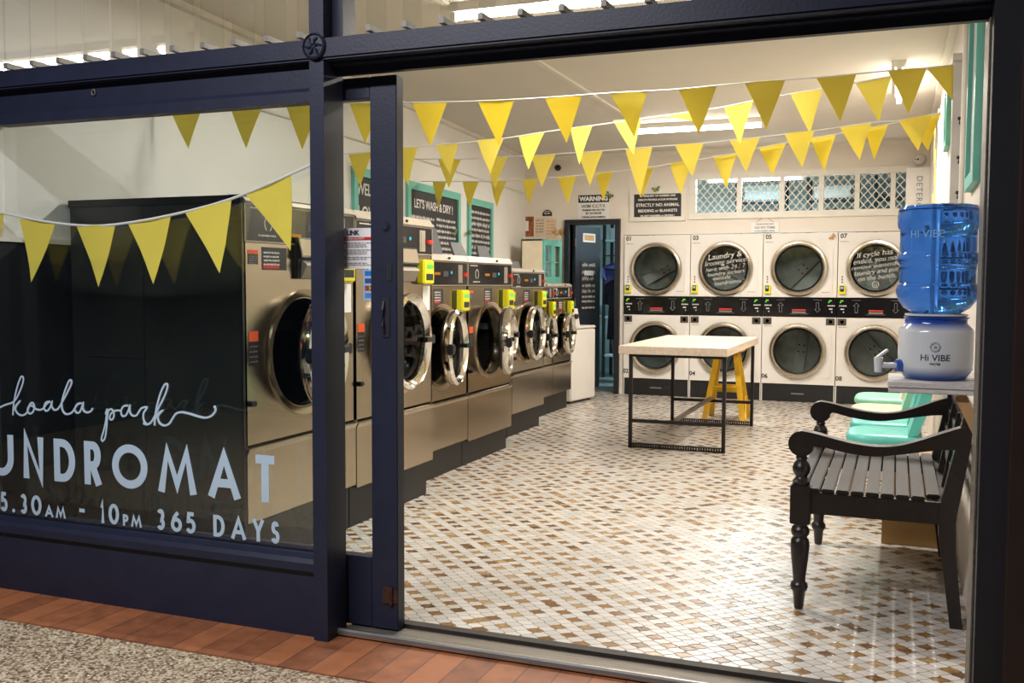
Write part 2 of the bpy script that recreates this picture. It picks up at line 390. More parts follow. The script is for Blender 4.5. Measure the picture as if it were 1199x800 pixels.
def smooth_path(pts, k=6):       # Catmull-Rom
    out = []; n = len(pts)
    for i in range(n - 1):
        p0, p1, p2, p3 = pts[max(i - 1, 0)], pts[i], pts[i + 1], pts[min(i + 2, n - 1)]
        for j in range(k):
            t = j / k
            out.append(tuple(0.5 * (2 * b + (c - a) * t + (2 * a - 5 * b + 4 * c - d) * t * t + (3 * b - a - 3 * c + d) * t ** 3) for a, b, c, d in zip(p0, p1, p2, p3)))
    out.append(tuple(pts[-1])); return out

# -------- lettering: strokes for the painted signs, the built-in font for print
def arc(cx, cy, rx, ry, a0, a1, n=14):
    return [(cx + rx * cos(radians(a0 + (a1 - a0) * i / n)), cy + ry * sin(radians(a0 + (a1 - a0) * i / n))) for i in range(n + 1)]
GL = {   # each glyph in a unit box
 'L': [[(0, 1), (0, 0), (1, 0)]],
 'U': [[(0, 1)] + arc(.5, .42, .5, .42, 180, 360) + [(1, 1)]],
 'N': [[(0, 0), (0, 1), (1, 0), (1, 1)]],
 'D': [[(0, 0), (0, 1)] + arc(0.35, .5, .65, .5, 90, -90) + [(0, 0)]],
 'R': [[(0, 0), (0, 1)] + arc(.5, .72, .42, .28, 90, -90) + [(0, .44)], [(.45, .44), (1, 0)]],
 'O': [arc(.5, .5, .5, .5, 0, 360, 32)],
 '0': [arc(.5, .5, .5, .5, 0, 360, 32)],
 'M': [[(0, 0), (.2, 1), (.5, .12), (.8, 1), (1, 0)]],
 'A': [[(0, 0), (.5, 1), (1, 0)], [(.2, .28), (.8, .28)]],
 'T': [[(0, 1), (1, 1)], [(.5, 1), (.5, 0)]],
 'P': [[(0, 0), (0, 1)] + arc(.5, .72, .5, .28, 90, -90) + [(0, .44)]],
 'Y': [[(0, 1), (.5, .45), (1, 1)], [(.5, .45), (.5, 0)]],
 'S': [arc(.5, .75, .42, .25, 20, 240) + arc(.5, .25, .5, .25, 75, -160)],
 '1': [[(0, .8), (.6, 1), (.6, 0)]],
 '3': [arc(.45, .75, .42, .25, 150, -90) + arc(.45, .25, .5, .25, 90, -150)],
 '5': [[(.9, 1), (.2, 1), (.1, .58)] + arc(.42, .31, .5, .31, 120, -150)],
 '6': [arc(.5, .3, .5, .3, 0, 360, 26), [(.03, .38), (.25, .72), (.7, 1)]],
 
}
def ribbon(mb, path, w, f, d):
    n = len(path)
    closed = n > 3 and (Vector(path[0]) - Vector(path[-1])).length < 1e-6
    if closed: path = path[:-1]; n -= 1
    Lf, Rt = [], []
    for i in range(n):
        p = Vector(path[i])
        a = (p - Vector(path[i - 1])) if (i or closed) else None
        b = (Vector(path[(i + 1) % n]) - p) if (i < n - 1 or closed) else None
        a = a or b; b = b or a
        a, b = a.normalized(), b.normalized(); na, nb = Vector((-a.y, a.x)), Vector((-b.y, b.x))
        m = na + nb
        if m.length < 1e-4: m = na.copy()
        m.normalize(); k = min(1 / max(m.dot(na), 0.3), 2.2)
        Lf.append(p + m * (w / 2 * k)); Rt.append(p - m * (w / 2 * k))
    for i in range(n if closed else n - 1):
        j = (i + 1) % n
        mb.prism([tuple(Lf[i]), tuple(Rt[i]), tuple(Rt[j]), tuple(Lf[j])], f, d + 1.5e-5 * i)
def glyph(mb, ch, x0, x1, z0, z1, w, f, d=0.0006):
    ww, hh = x1 - x0 - w, z1 - z0 - w
    if ch == '.': mb.prism([((x0 + x1) / 2 + w * .55 * cos(a * pi / 8), z0 + w * .55 * (1 + sin(a * pi / 8))) for a in range(16)], f, d); return
    if ch == '-': zc = (z0 + z1) / 2; mb.prism([(x0, zc - w / 2), (x1, zc - w / 2), (x1, zc + w / 2), (x0, zc + w / 2)], f, d); return
    for si, st in enumerate(GL[ch]):
        ribbon(mb, [(x0 + w / 2 + u * ww, z0 + (0 if ch in 'NMATYPR1' and v < .001 else w / 2) + v * hh + (w / 2 if ch in 'NUY1LA' and v > .999 and ch != 'A' else 0) * (1 if ch in 'NUY1L' else 0)) for u, v in st], w, f, d + .0004 * si)
def text(name, body, size, mat, parent, mtx, align='CENTER', shear=0.0, ext=0.0006, spacing=1.0, bold=0.0, line=1.0):
    cu = bpy.data.curves.new(name, 'FONT'); cu.body = body; cu.size = size; cu.align_x = align; cu.align_y = 'CENTER'
    cu.extrude = ext; cu.shear = shear; cu.space_character = spacing; cu.offset = bold; cu.resolution_u = 3; cu.space_line = line
    t = bpy.data.objects.new(name, cu); COL.objects.link(t)
    bpy.context.view_layer.update()
    me = bpy.data.meshes.new_from_object(t.evaluated_get(bpy.context.evaluated_depsgraph_get()))
    bpy.data.objects.remove(t); bpy.data.curves.remove(cu)
    me.name = name; me.transform(mtx); me.materials.clear(); me.materials.append(mat)
    o = bpy.data.objects.new(name, me); COL.objects.link(o)
    if parent: o.parent = parent
    return o
def face_mtx(o, right, up):      # text plane at o
    r, u = Vector(right).normalized(), Vector(up).normalized(); n = r.cross(u)
    m = Matrix.Identity(4)
    for i in range(3): m[i][0], m[i][1], m[i][2], m[i][3] = r[i], u[i], n[i], o[i]
    return m
def FACE_FRONT(x, y, z): return face_mtx((x, y, z), (1, 0, 0), (0, 0, 1))      # read from the street side (-Y)
def FACE_RIGHT(x, y, z): return face_mtx((x, y, z), (0, 1, 0), (0, 0, 1))      # read from +X
def scribble(mb, f, x0, x1, z, h, w, seed):   # a line of chalk handwriting too small to read
    rr = random.Random(seed); x = x0
    while x < x1 - h * 0.5:
        L = min(h * rr.uniform(1.2, 4.2), x1 - x); n = max(3, int(L / (h * 0.38)))
        pts = [(x + L * i / n, z + h * (rr.uniform(0.25, 0.5) if i % 2 else rr.uniform(-0.5, -0.25))) for i in range(n + 1)]
        ribbon(mb, pts, w, f, 0.0006); x += L + h * 0.55
# ================================================================ THE SETTING
I3 = lambda u, v, w: (u, v, w)
ZC = 2.92
def xwall(y): return -4.07 - 0.0775 * (y - 7.73)      # the left wall runs slightly askew
struct(MB().box(-4.7, 0.42, 3.33, 11.75, -0.1, 0.0).build('floor', mosaic))
struct(MB().box(-7, 4, -2, 2.83, -0.1, -0.006).build('ground', aggregate))
struct(MB().box(-7, 4, 2.83, 3.33, -0.1, 0.0).build('trim_1', paver))
struct(MB().box(-4.75, 0.42, 3.2, 11.75, ZC, ZC + 0.1).build('ceiling', ceil_paint))
struct(MB().box(0.30, 0.42, 3.331, 11.75, 0, ZC).build('wall_right', wall_paint))
m = MB(); m.prism([(xwall(3.2), 3.2), (xwall(11.75), 11.75), (-4.9, 11.75), (-4.9, 3.2)], I3, ZC); struct(m.build('wall_left', wall_white))
m = MB(); m.prism([(xwall(3.2) + .02, 3.205), (xwall(3.9) + .02, 3.9), (xwall(3.9) - .05, 3.9), (xwall(3.205) - .05, 3.205)], I3, 1.52)
struct(m.build('baseboard_left', wains))
m = MB(); m.prism([(xwall(3.2) + .03, 3.205), (xwall(3.9) + .03, 3.9), (xwall(3.9) - .05, 3.9), (xwall(3.205) - .05, 3.205)], lambda u, v, w: (u, v, 1.52 + w), 0.022)
struct(m.build('trim_2', wood_white))
# thin conduit high on the left wall and down the ceiling
m = MB(); m.tube([(xwall(y) + .012, y, 2.47) for y in (4.3, 6, 9, 11.5)], 0.01, 6); struct(m.build('trim_3', wood_white))
m = MB(); m.box(-2.425, -2.385, 3.6, 9.3, ZC - 0.016, ZC); struct(m.build('trim_4', wood_white))
m = MB(); m.prism([(xwall(3.3), 3.3), (xwall(11.6), 11.6), (xwall(11.6) + .05, 11.6), (xwall(3.3) + .05, 3.3)], lambda u, v, w: (u, v, ZC - .035 + w), 0.035); struct(m.build('trim_5', wood_white))
struct(MB().box(0.255, 0.30, 3.34, 11.6, ZC - 0.04, ZC).build('trim_6', wood_white))
# back wall with its doorway, dryer bay and hatch window
m = MB()
YB0, YB1 = 11.60, 11.70
for b in ((-4.7, -3.78, 0, ZC), (-3.78, -3.20, 2.09, ZC), (-3.20, -3.09, 0, ZC), (-3.09, 0.30, 1.935, 2.15), (-3.09, -2.27, 2.15, ZC), (0.13, 0.30, 2.15, ZC), (-2.27, 0.13, 2.60, ZC), (0.24, 0.30, 0, 1.935)):
    m.box(b[0], b[1], YB0, YB1, b[2], b[3])
struct(m.build('wall_back', wall_paint))
struct(MB().box(-4.3, 0.29, 11.575, 11.6, ZC - 0.05, ZC).build('trim_7', wood_white))
m = MB(); m.box(-3.84, -3.78, 11.55, 11.72, 0, 2.13); m.box(-3.195, -3.135, 11.55, 11.72, 0, 2.13); m.box(-3.78, -3.195, 11.55, 11.72, 2.07, 2.13)
struct(m.build('trim_8', navy_dark))
# the room behind
m = MB(); m.box(-4.9, 0.9, 14.4, 14.5, 0, ZC); m.box(-4.9, -4.75, 11.75, 14.4, 0, ZC); m.box(0.8, 0.9, 11.75, 14.4, 0, ZC)
struct(m.build('wall_rear', room_blue))
struct(MB().box(-4.9, 0.9, 11.751, 14.5, ZC, ZC + .1).build('ceiling_rear', ceil_paint))
struct(MB().box(-4.9, 0.9, 11.751, 14.5, -0.1, 0).build('floor_rear', pbr('grey_vinyl_floor', rgb(120, 132, 134), 0.5)))

# ------------------------------------------------------------- shop front
m = MB(); m.box(-5.2, -2.0, 3.115, 3.2, 0, 0.285)
m.prism([(3.098, .255), (3.098, .285), (3.11, .30), (3.2, .30), (3.2, .255)], lambda u, v, w: (-5.2 + w, u, v), 3.2)
m.prism([(3.118, .29), (3.128, .316), (3.148, .316), (3.148, .29)], lambda u, v, w: (-5.2 + w, u, v), 3.2)
m.prism([(3.158, .30), (3.158, .335), (3.18, .335), (3.2, .30)], lambda u, v, w: (-5.2 + w, u, v), 3.2)
struct(m.build('wall_front', navy))
m = MB()
m.box(-2.005, -1.945, 3.088, 3.222, 0, 2.95)
m.box(-1.99, -1.90, 3.15, 3.235, 2.225, 2.95)
struct(m.build('pillar_front', navy))
m = MB()
m.rbox(-5.2, 0.235, 3.078, 3.2, 2.145, 2.221, 0.008)
m.box(-5.2, -2.0, 3.128, 3.2, 2.05, 2.15)
m.prism([(3.108, 2.003), (3.108, 2.04), (3.125, 2.056), (3.2, 2.056), (3.2, 2.025), (3.158, 2.02), (3.148, 2.003)], lambda u, v, w: (-5.2 + w, u, v), 3.2)
m.box(-1.95, 0.235, 3.13, 3.24, 2.135, 2.16)
m.box(-1.95, 0.235, 3.175, 3.205, 2.106, 2.15)
struct(m.build('beam_front', navy))
struct(MB().box(-5.2, 0.235, 3.11, 3.25, 2.86, 3.02).build('beam_upper', navy))
struct(MB().box(-5.2, -2.0, 3.150, 3.155, 0.31, 2.005).build('window_1', glass_win))
m = MB(); m.box(0.236, 0.308, 3.088, 3.33, 0, 2.95); struct(m.build('pillar_right', pbr('shaded_jamb_navy', rgb(25, 25, 31), .5, 0, .1, 9, .1)))  # navy jamb with the shade away from the awning lamp put into its colour
m = MB(); m.rbox(0.2295, 0.2355, 3.16, 3.325, 0.0, 2.11, 0.002); struct(m.build('trim_9', alu))
struct(MB().box(0.308, 1.6, 3.02, 3.33, 0, 3.02).build('column_right', brown_dark))
m = MB(); m.prism([(3.165, .0), (3.155, .012), (3.165, .022), (3.185, .022), (3.19, .014), (3.318, .014), (3.318, .026), (3.332, .026), (3.332, 0)], lambda u, v, w: (-1.945 + w, u, v), 2.175)
struct(m.build('trim_10', alu))
m = MB(); m.tube([(-1.945, 3.168, .016), (.23, 3.168, .016)], .0145, 10); struct(m.build('trim_11', alu_nose))
struct(MB().box(-1.945, .23, 3.30, 3.345, 0.0005, .029).build('trim_13', pbr('dark_door_track', rgb(52, 46, 40), .6, .3, .2, 20)))

# the sliding door leaf parked behind the fixed window
door = thing('door_1', 'navy framed sliding glass door parked half behind the shop window', 'door', (-1.733, 3.245, 0.02)); door['kind'] = 'structure'
def L3(b): return (b[0] + 1.733, b[1] + 1.733, b[2] - 3.245, b[3] - 3.245, b[4] - .02, b[5] - .02)
st = MB().rbox(*L3((-1.845, -1.733, 3.245, 3.30, .02, 2.108)), 0.003).build('stile', navy, door)
MB().rbox(*L3((-3.715, -1.846, 3.247, 3.298, 2.028, 2.108)), 0.003).build('top_rail', navy, door)
MB().rbox(*L3((-3.715, -1.846, 3.247, 3.298, .02, .29)), 0.003).build('bottom_rail', navy, door)
MB().box(*L3((-3.715, -1.846, 3.268, 3.273, .285, 2.03))).build('door_glass', glass_door, door)
p = onY(451, 265, 3.245); m = MB(); m.lathe([(0, -.009), (.014, -.009), (.016, -.004), (.0205, -.004), (.022, 0)], (p.x + 1.733, 0.001, p.z - .02), (0, 1, 0), 24); m.build('lock_cylinder', navy, door, True)
p = onY(456, 318, 3.245); m = MB(); m.rbox(p.x + 1.733 - .011, p.x + 1.733 + .011, -.003, .004, p.z - .055, p.z + .01, .001); m.box(p.x + 1.733 - .002, p.x + 1.733 + .002, -.0045, 0, p.z - .045, p.z - .0); m.build('keyhole_plate', navy_dark, door)
p = onY(452, 372, 3.245); m = MB(); cx_, cz_ = p.x + 1.733, p.z - .02
m.rbox(cx_ - .018, cx_ + .018, -.004, .003, cz_ - .075, cz_ + .075, .002); m.tube([(cx_ - .006, -.004, cz_ + .06), (cx_ - .008, -.012, cz_ + .03), (cx_ - .008, -.012, cz_ - .03), (cx_ - .006, -.004, cz_ - .06)], .006, 8)
hd = m.build('pull_handle', navy_dark, door, True)
p = onY(458, 697, 3.245); m = MB(); m.rbox(p.x + 1.733 - .035, p.x + 1.733 + .012, -.005, .002, p.z - .055, p.z + .01, .001); m.cyl((p.x + 1.733 + .003, -.006, p.z - .055), (p.x + 1.733 + .003, -.006, p.z + .01), .007); m.box(p.x + 1.733 + .01, p.x + 1.733 + .028, -.004, .03, p.z - .05, p.z + .0); m.build('rusty_bracket', rust, door)['label'] = 'rusty iron bracket'
# bracket at the foot of the right jamb
m = MB(); m.rbox(.205, .2295, 3.245, 3.27, .03, .055, .004); m.cyl((.205, 3.257, .02), (.205, 3.257, .065), .008); tag(m.build('door_catch', rust), 'small rusty iron catch at the foot of the right door jamb', 'catch')

# rosette and hook on the shop front
t = thing('rosette_mount', 'round embossed navy rosette where the post crosses the beam', 'rosette', (-1.975, 3.078, 2.192))
m = MB(); m.lathe([(.046, 0), (.047, -.008), (.041, -.014), (.038, -.008), (0, -.010)], ax=(0, 1, 0), n=36); m.build('disc', navy, t, True)
m = MB()
for k in range(6):
    a = k * pi / 3; m.tube([(0.006 * cos(a), -.011, .006 * sin(a)), (.02 * cos(a + .25), -.014, .02 * sin(a + .25)), (.033 * cos(a), -.010, .033 * sin(a))], .004, 6)
m.build('relief', navy, t, True)
p = onY(111, 107, 3.13)
m = MB(); m.tube([(p.x, p.y + .01, p.z + .022), (p.x, p.y - .008, p.z + .02), (p.x, p.y - .008, p.z + .006)], .0022, 6)
m.tube([(p.x + .009 * cos(a * pi / 8), p.y - .008, p.z - .005 + .012 * sin(a * pi / 8)) for a in range(16)], .0022, 6, True)
tag(m.build('screw_hook', alu, None, True), 'small metal screw eye under the beam above the shop window', 'hook')

# glass louvre blades above the beam
for k in range(-15, 13):
    x = -1.494 + 0.1455 * k
    if -2.04 < x < -1.9: continue
    if x > 0.2: break
    lab = 'clear glass louvre blade standing upright in the row above the shop front beam'
    t = thing('louvre_blade', lab, 'louvre', (x, 3.125, 2.236), 0, 'glass louvre blades above the beam')
    MB().box(-.003, .003, 0, .135, .026, .62).build('blade', glass_blade, t)
    MB().rbox(-.008, .012, -.001, .136, 0.006, .028, .001).build('clip', clip_metal, t)

# ------------------------------------------------------ lettering on the window
YG = 3.1495
fW = lambda u, v, w: (u, YG - w, v)
def gx(px, py): q = onY(px, py, YG); return q.x, q.z
S1 = lambda x, y: gx(x / 6.66, 430 + y / 6.66)
S2 = lambda x, y: gx(160 + x / 5.71, 430 + y / 5.71)
k1 = [(-60, 338), (-10, 318), (45, 293), (95, 277), (128, 245), (165, 165), (183, 105), (178, 75), (160, 85), (130, 175), (108, 290), (102, 375)]
k2 = [(103, 345), (125, 300), (157, 265), (128, 305), (124, 335), (140, 362), (172, 376), (205, 362), (222, 330), (235, 290), (255, 278), (270, 305), (262, 345), (238, 363), (220, 348), (222, 315), (250, 300), (280, 325), (315, 333), (345, 318), (368, 285), (395, 268)]
k3 = [(395, 268), (362, 275), (346, 310), (358, 340), (382, 332), (400, 300), (408, 272), (406, 305), (425, 332), (455, 325), (490, 270), (530, 195), (560, 130), (556, 102), (540, 112), (512, 180), (488, 265), (487, 320), (505, 358), (535, 366), (568, 350), (590, 318), (610, 290), (640, 280)]
k4 = [(640, 280), (608, 288), (588, 325), (600, 355), (625, 350), (642, 315), (652, 282), (650, 320), (662, 345), (690, 353), (715, 340), (726, 322)]
k5 = [(823, 368), (836, 330), (826, 420), (808, 500), (792, 555), (800, 576), (820, 550), (832, 470), (838, 390), (848, 340), (868, 328), (888, 350), (888, 390), (872, 410), (856, 398), (868, 362), (900, 340), (940, 338)]
k6 = [(1002, 300), (965, 305), (945, 345), (955, 380), (982, 376), (1002, 340), (1014, 303), (1014, 345), (1032, 376), (1065, 376), (1090, 340), (1110, 318), (1148, 314), (1122, 360), (1122, 410), (1145, 444), (1178, 436)]
k7 = [(45, 375), (75, 383), (108, 355), (150, 270), (190, 190), (208, 135), (203, 112), (186, 122), (160, 180), (136, 270), (125, 340), (122, 390)]
k8 = [(124, 355), (145, 312), (177, 290), (150, 318), (146, 350), (160, 378), (190, 390), (222, 376), (245, 340), (268, 310), (305, 301), (355, 311), (410, 328), (460, 338), (500, 327), (526, 300), (530, 278), (520, 260)]
wl = thing('window_lettering', 'pale blue joined-up handwritten words across the shop window, topmost line', 'lettering', (-3.0, YG, .8))
def rel(o, root):
    o.data.transform(Matrix.Translation(-Vector(root.location))); o.parent = root; return o
for grp in (((k1, S1), (k2, S1), (k3, S1), (k4, S1)), ((k5, S1), (k6, S1), (k7, S2), (k8, S2))):
    m = MB()
    for q_, (pts, S) in enumerate(grp): ribbon(m, smooth_path([S(*q) for q in pts], 5), 0.0080, fW, 0.0006 + .0009 * q_)
    rel(m.build('word', vinyl_letter), wl)
def sgn(x, y): return gx(x / 3.24, 490 + y / 3.24)
def put(root, ch, xa, ya, xb, yb, w, z=None):
    (x0, z1), (x1, z0) = sgn(xa, ya), sgn(xb, yb)
    if z: z0, z1 = z
    mb = MB(); glyph(mb, ch, x0, x1, z0, z1, w, fW); rel(mb.build('dash' if ch == '-' else 'full_stop' if ch == '.' else 'digit' if ch.isdigit() else 'letter', vinyl_letter), root)
zb = sum(sgn(*q)[1] for q in ((120, 230), (345, 248), (670, 285), (1005, 320))) / 4; zt = sum(sgn(*q)[1] for q in ((130, 70), (345, 85), (700, 120), (1005, 138))) / 4
m = thing('window_lettering', 'large pale blue capitals on the shop window, the middle and biggest line', 'lettering', (-3.0, YG, .6))
for ch, xa, xb in (('U', -45, 54), ('N', 86, 168), ('D', 203, 287), ('R', 318, 388), ('O', 424, 561), ('M', 597, 747), ('A', 786, 915), ('T', 956, 1056)):
    yy = 60 + xa * .08; put(m, ch, xa, yy, xb, yy + 160, 0.034, (zb, zt))
x_ = sgn(-45, 60)[0]
for ch, a_, b_ in (('A', .30, .06), ('L', .45, .33)):
    mb = MB(); glyph(mb, ch, x_ - a_, x_ - b_, zb, zt, .036, fW); rel(mb.build('letter', vinyl_letter), m)
zb2 = sum(sgn(*q)[1] for q in ((90, 360), (390, 400), (670, 430), (830, 450))) / 4; zt2 = sum(sgn(*q)[1] for q in ((90, 285), (390, 320), (670, 352), (830, 368))) / 4
m = thing('window_lettering', 'pale blue opening hours lettered along the foot of the shop window', 'lettering', (-3.0, YG, .4))
for ch, xa, xb in (('5', 2, 32), ('.', 48, 56), ('3', 77, 105), ('0', 118, 159), ('-', 300, 322), ('1', 380, 398), ('0', 411, 452), ('3', 594, 626), ('6', 647, 690), ('5', 704, 744), ('D', 808, 852), ('A', 874, 934), ('Y', 955, 1003), ('S', 1027, 1060)):
    put(m, ch, xa, 300, xb, 380, 0.0158, (zb2, zt2) if ch not in '-' else (zb2, zt2))
zs = zb2 + (zt2 - zb2) * .55
for ch, xa, xb in (('A', 169, 204), ('M', 210, 250), ('P', 465, 487), ('M', 495, 538)): put(m, ch, xa, 300, xb, 380, 0.0105, (zb2, zs))


# stickers on the sliding door glass
YD = 3.2665
a, b = onY(402, 267.5, YD), onY(437, 315, YD)
t = thing('notice', 'white notice with a red stripe stuck on the sliding door glass', 'notice', (a.x, YD, b.z))
w_, h_ = b.x - a.x, a.z - b.z
MB().box(-.03, w_, -.001, .001, 0, h_).build('sheet', paper, t)
m = MB(); m.box(-.03, w_, -.0016, 0, h_ * .70, h_ * .78); m.build('stripe', red_print, t)
text('heading', 'LINK', h_ * .155, pbr('dark_blue_print', rgb(40, 44, 80), .6), t, FACE_FRONT(w_ * .33, -.0018, h_ * .88), bold=.0012)
text('subheading', 'CAMERA SECURITY', h_ * .066, paper, t, FACE_FRONT(w_ * .38, -.002, h_ * .74))
m = MB(); fN = lambda u, v, w: (u, -.0012 - w, v)
for i, zz in enumerate((.63, .585, .54, .46, .415, .37, .28, .235, .14, .095)): scribble(m, fN, .0 if i % 3 == 0 else .012, w_ * (.97 if i % 3 == 0 else .8), h_ * zz, .0045, .0016, i)
m.build('body_text', grey_print, t)
a, b = onY(425.5, 316, YD), onY(437, 352, YD)
t = thing('card_sticker', 'narrow light blue sticker of bank card marks under the white notice', 'sticker', (a.x, YD, b.z))
w_, h_ = b.x - a.x, a.z - b.z
MB().box(0, w_, -.001, .001, 0, h_).build('sheet', pbr('light_blue_sticker', rgb(150, 190, 222), .5), t)
for i, cl in enumerate((rgb(40, 110, 190), rgb(60, 80, 120), rgb(60, 40, 40), rgb(90, 130, 190))):
    MB().box(w_ * .18, w_ * .85, -.0018, 0, h_ * (.80 - .24 * i), h_ * (.96 - .24 * i)).build('card_mark', pbr('card_mark_%d' % i, cl, .5, 0, .25, 60), t)
for q, cl in ((.42, rgb(214, 60, 40)), (.62, rgb(226, 150, 40))):
    m = MB(); m.lathe([(0, -.0024), (.0075, -.0024), (.0075, -.001)], (w_ * q, 0, h_ * .40), (0, 1, 0), 16); m.build('card_mark', pbr('card_dot', cl, .5), t)

# ============================================================== BUNTING
def bunting(name, label, A, B, cord, pens, ext=(), r=.004):
    P0 = Vector((A[0], A[1], 0)); ang = math.atan2(B[1] - A[1], B[0] - A[0])
    root = thing(name, label, 'bunting', (0, 0, 0), 0, 'strings of yellow pennants')
    hit = lambda q: onP(q[0], q[1], A, B)
    nrm = Vector((-(B[1] - A[1]), B[0] - A[0], 0)).normalized()
    pts = [tuple(hit(q)) for q in cord]
    c0 = Vector(pts[len(pts) // 2]); root.location = c0
    pts = [tuple(Vector(q) - c0) for q in list(ext) + pts] if ext else [tuple(Vector(q) - c0) for q in pts]
    m = MB(); m.tube(smooth_path(pts, 3), r, 6); m.build('cord', cord_white, root, True)
    rr = random.Random(len(pens))
    for i, pn in enumerate(pens):
        q = [hit(v) - c0 for v in pn]
        tip = q[2] + nrm * rr.uniform(-.02, .02) if len(q) == 3 else q[2]
        l, rt = q[0], q[1]; n = 5; V = []
        for s in (-.0008, .0008):
            for j in range(n + 1):
                f = j / n; a = l.lerp(tip, f); b = rt.lerp(tip, f)
                bow = nrm * (s + .010 * sin(pi * f) * rr.uniform(.6, 1))
                V += [a + bow, a.lerp(b, .5) + bow + nrm * (.006 * (1 - f) * (1 if i % 2 else -1)), b + bow]
        Fc = []; k = 3 * (n + 1)
        for j in range(n):
            for c in range(2):
                a0 = 3 * j + c
                Fc += [(a0, a0 + 1, a0 + 4, a0 + 3), (k + a0, k + a0 + 3, k + a0 + 4, k + a0 + 1)]
            Fc += [(3 * j, 3 * j + 3, k + 3 * j + 3, k + 3 * j), (3 * j + 2, k + 3 * j + 2, k + 3 * j + 5, 3 * j + 5)]
        Fc += [(0, k, k + 1, 1), (1, k + 1, k + 2, 2)]
        mm = MB(); mm.add(V, Fc)
        if len(q) == 2: continue
        mm.build('pennant', pennant_cloth, root, True)
    return root
bunting('bunting', 'yellow pennants hung behind the shop window glass, sagging low before the black machine side', (-4, 3.205), (0, 3.205),
    [(-30, 244), (5, 250), (50, 259), (95, 264), (135, 263), (200, 252), (271, 233), (340, 204), (366, 192)],
    [((-34, 246), (5, 250), (-14, 314)), ((22.7, 256), (65, 261.7), (37.3, 330.7)), ((89.3, 264), (135, 263.3), (112.7, 336)), ((149.3, 260.7), (200, 252.7), (179.3, 332.7)), ((216.7, 249.3), (271, 233.3), (260, 320)), ((287.3, 227.7), (340.7, 204), (337.3, 293.3))], r=.0055)
bunting('bunting', 'longest row of yellow pennants, crossing the room nearest the doorway and highest of the strings', (0.25, 5.62), (xwall(4.35) + .02, 4.35),
    [(1124, 75), (1085, 79.5), (1040, 83), (956, 91), (872, 97), (794, 104.5), (714, 109), (637, 114.5), (559, 118.5), (482, 120), (409, 121), (300, 121), (196, 122)],
    [((196, 122), (238.6, 121.5), (219.8, 174)), ((268, 121.5), (309, 121), (288, 174)), ((334, 121), (377, 121), (353.4, 175)), ((409, 120.5), (447, 120.5), (428, 169)), ((482.3, 119.7), (524, 119), (503.4, 171)), ((559.3, 118.6), (601.9, 117.5), (584, 171)), ((637.4, 114.2), (681.3, 112), (663.5, 167.4)), ((714.4, 109), (758, 106.4), (742.4, 161)), ((794.4, 104.4), (839.6, 100), (818.4, 158)), ((871.7, 96.7), (919.6, 93.4), (897, 151.7)), ((956, 91.3), (1002.6, 86.7), (984.3, 142.4)), ((1039.5, 82.5), (1085.4, 78.8), (1063.5, 134)), ((1085.4, 80.4), (1120, 75.6), (1118, 121))])
B2_ = (xwall(6.6) + .02, 6.6)
bunting('bunting', 'second string of yellow pennants, starting with the nearest at the right wall', (0.25, 5.66), B2_,
    [(1110, 78), (1043.7, 89), (1001.6, 97), (925.5, 110), (882, 118), (848, 125), (808, 131), (751, 139), (694, 147), (638, 154.5), (590, 162), (537, 167.5), (489, 171.7), (408, 180), (330, 184)],
    [((408, 181), (437, 178), (421.7, 218)), ((452, 174.5), (489.3, 171.7), (479.5, 217)), ((510.3, 169.5), (537, 167.4), (525, 204)), ((558.7, 164), (590, 161.5), (575, 204)), ((607, 158.7), (637.9, 154.3), (620.5, 199.2)), ((668, 150), (693.8, 147), (677.6, 192.7)), ((718, 141), (751.6, 138), (741, 181)), ((779, 135.5), (808, 131.5), (811, 142)), ((848, 126), (882, 118), (867, 169)), ((925.5, 109.6), (963.4, 104.8), (948.8, 157)), ((1001.6, 97), (1043.7, 89), (1028, 142.4))])
B3_ = (xwall(7.4) + .02, 7.4)
bunting('bunting', 'third string of yellow pennants, lower and further in, between second string and chalkboard wall', (0.23, 6.5), B3_,
    [(1104, 131.5), (1052, 141), (1020.7, 143.5), (954, 153), (890, 160.5), (824, 167.3), (763, 172), (706, 176.5), (651, 180.5), (594.5, 183.6), (540, 186.5), (513, 186), (440, 188), (400, 188)],
    [((513, 186), (540, 186.5), (526, 220)), ((567.4, 183.6), (594.5, 183.6), (578.2, 220)), ((622.3, 181.5), (651, 180.3), (634.8, 220)), ((678, 180), (706, 176.6), (692, 218)), ((732, 174), (764, 171.8), (750, 231)), ((789.6, 169.3), (824, 167.2), (810, 207)), ((854, 163.3), (890, 160.3), (873, 202)), ((918, 156.3), (954, 152.8), (939.4, 196.6)), ((983.2, 148.6), (1020.7, 143.2), (1006, 187.6)), ((1052, 141), (1092, 133), (1075, 176.8))])
B4_ = (xwall(8.15) + .02, 8.15)
bunting('bunting', 'fourth string of yellow pennants, lowest and deepest, hanging in front of the hatch window', (0.23, 6.56), B4_,
    [(1104, 131.5), (1040, 145.5), (979, 157), (949, 162), (889, 173), (863, 179), (806, 189), (752, 197), (718, 201), (675, 205.5), (630, 209), (593, 212), (541, 212.7), (506, 212.5), (480, 212)],
    [((506.7, 212.3), (523, 212.7), (512.7, 243.5)), ((541.7, 212.7), (560.7, 212.7), (550, 243.5)), ((575, 212.8), (593, 212), (581, 242.7)), ((611.8, 210), (630, 209), (620.3, 240)), ((653, 207.5), (675, 205.3), (664, 239)), ((697.5, 203), (718, 201), (705.3, 235)), ((740, 198.6), (766, 194.8), (752, 230)), ((784, 191.5), (811, 187.5), (798, 228)), ((835, 182.5), (863, 179), (849.6, 221)), ((889, 173.4), (920.7, 167.4), (904.6, 205.5)), ((949, 162), (979, 157), (964.4, 200.7)), ((1013, 150.5), (1040.5, 145.5), (1023.9, 187.6)), ((1064, 141), (1102, 132), (1086.4, 176.8))])
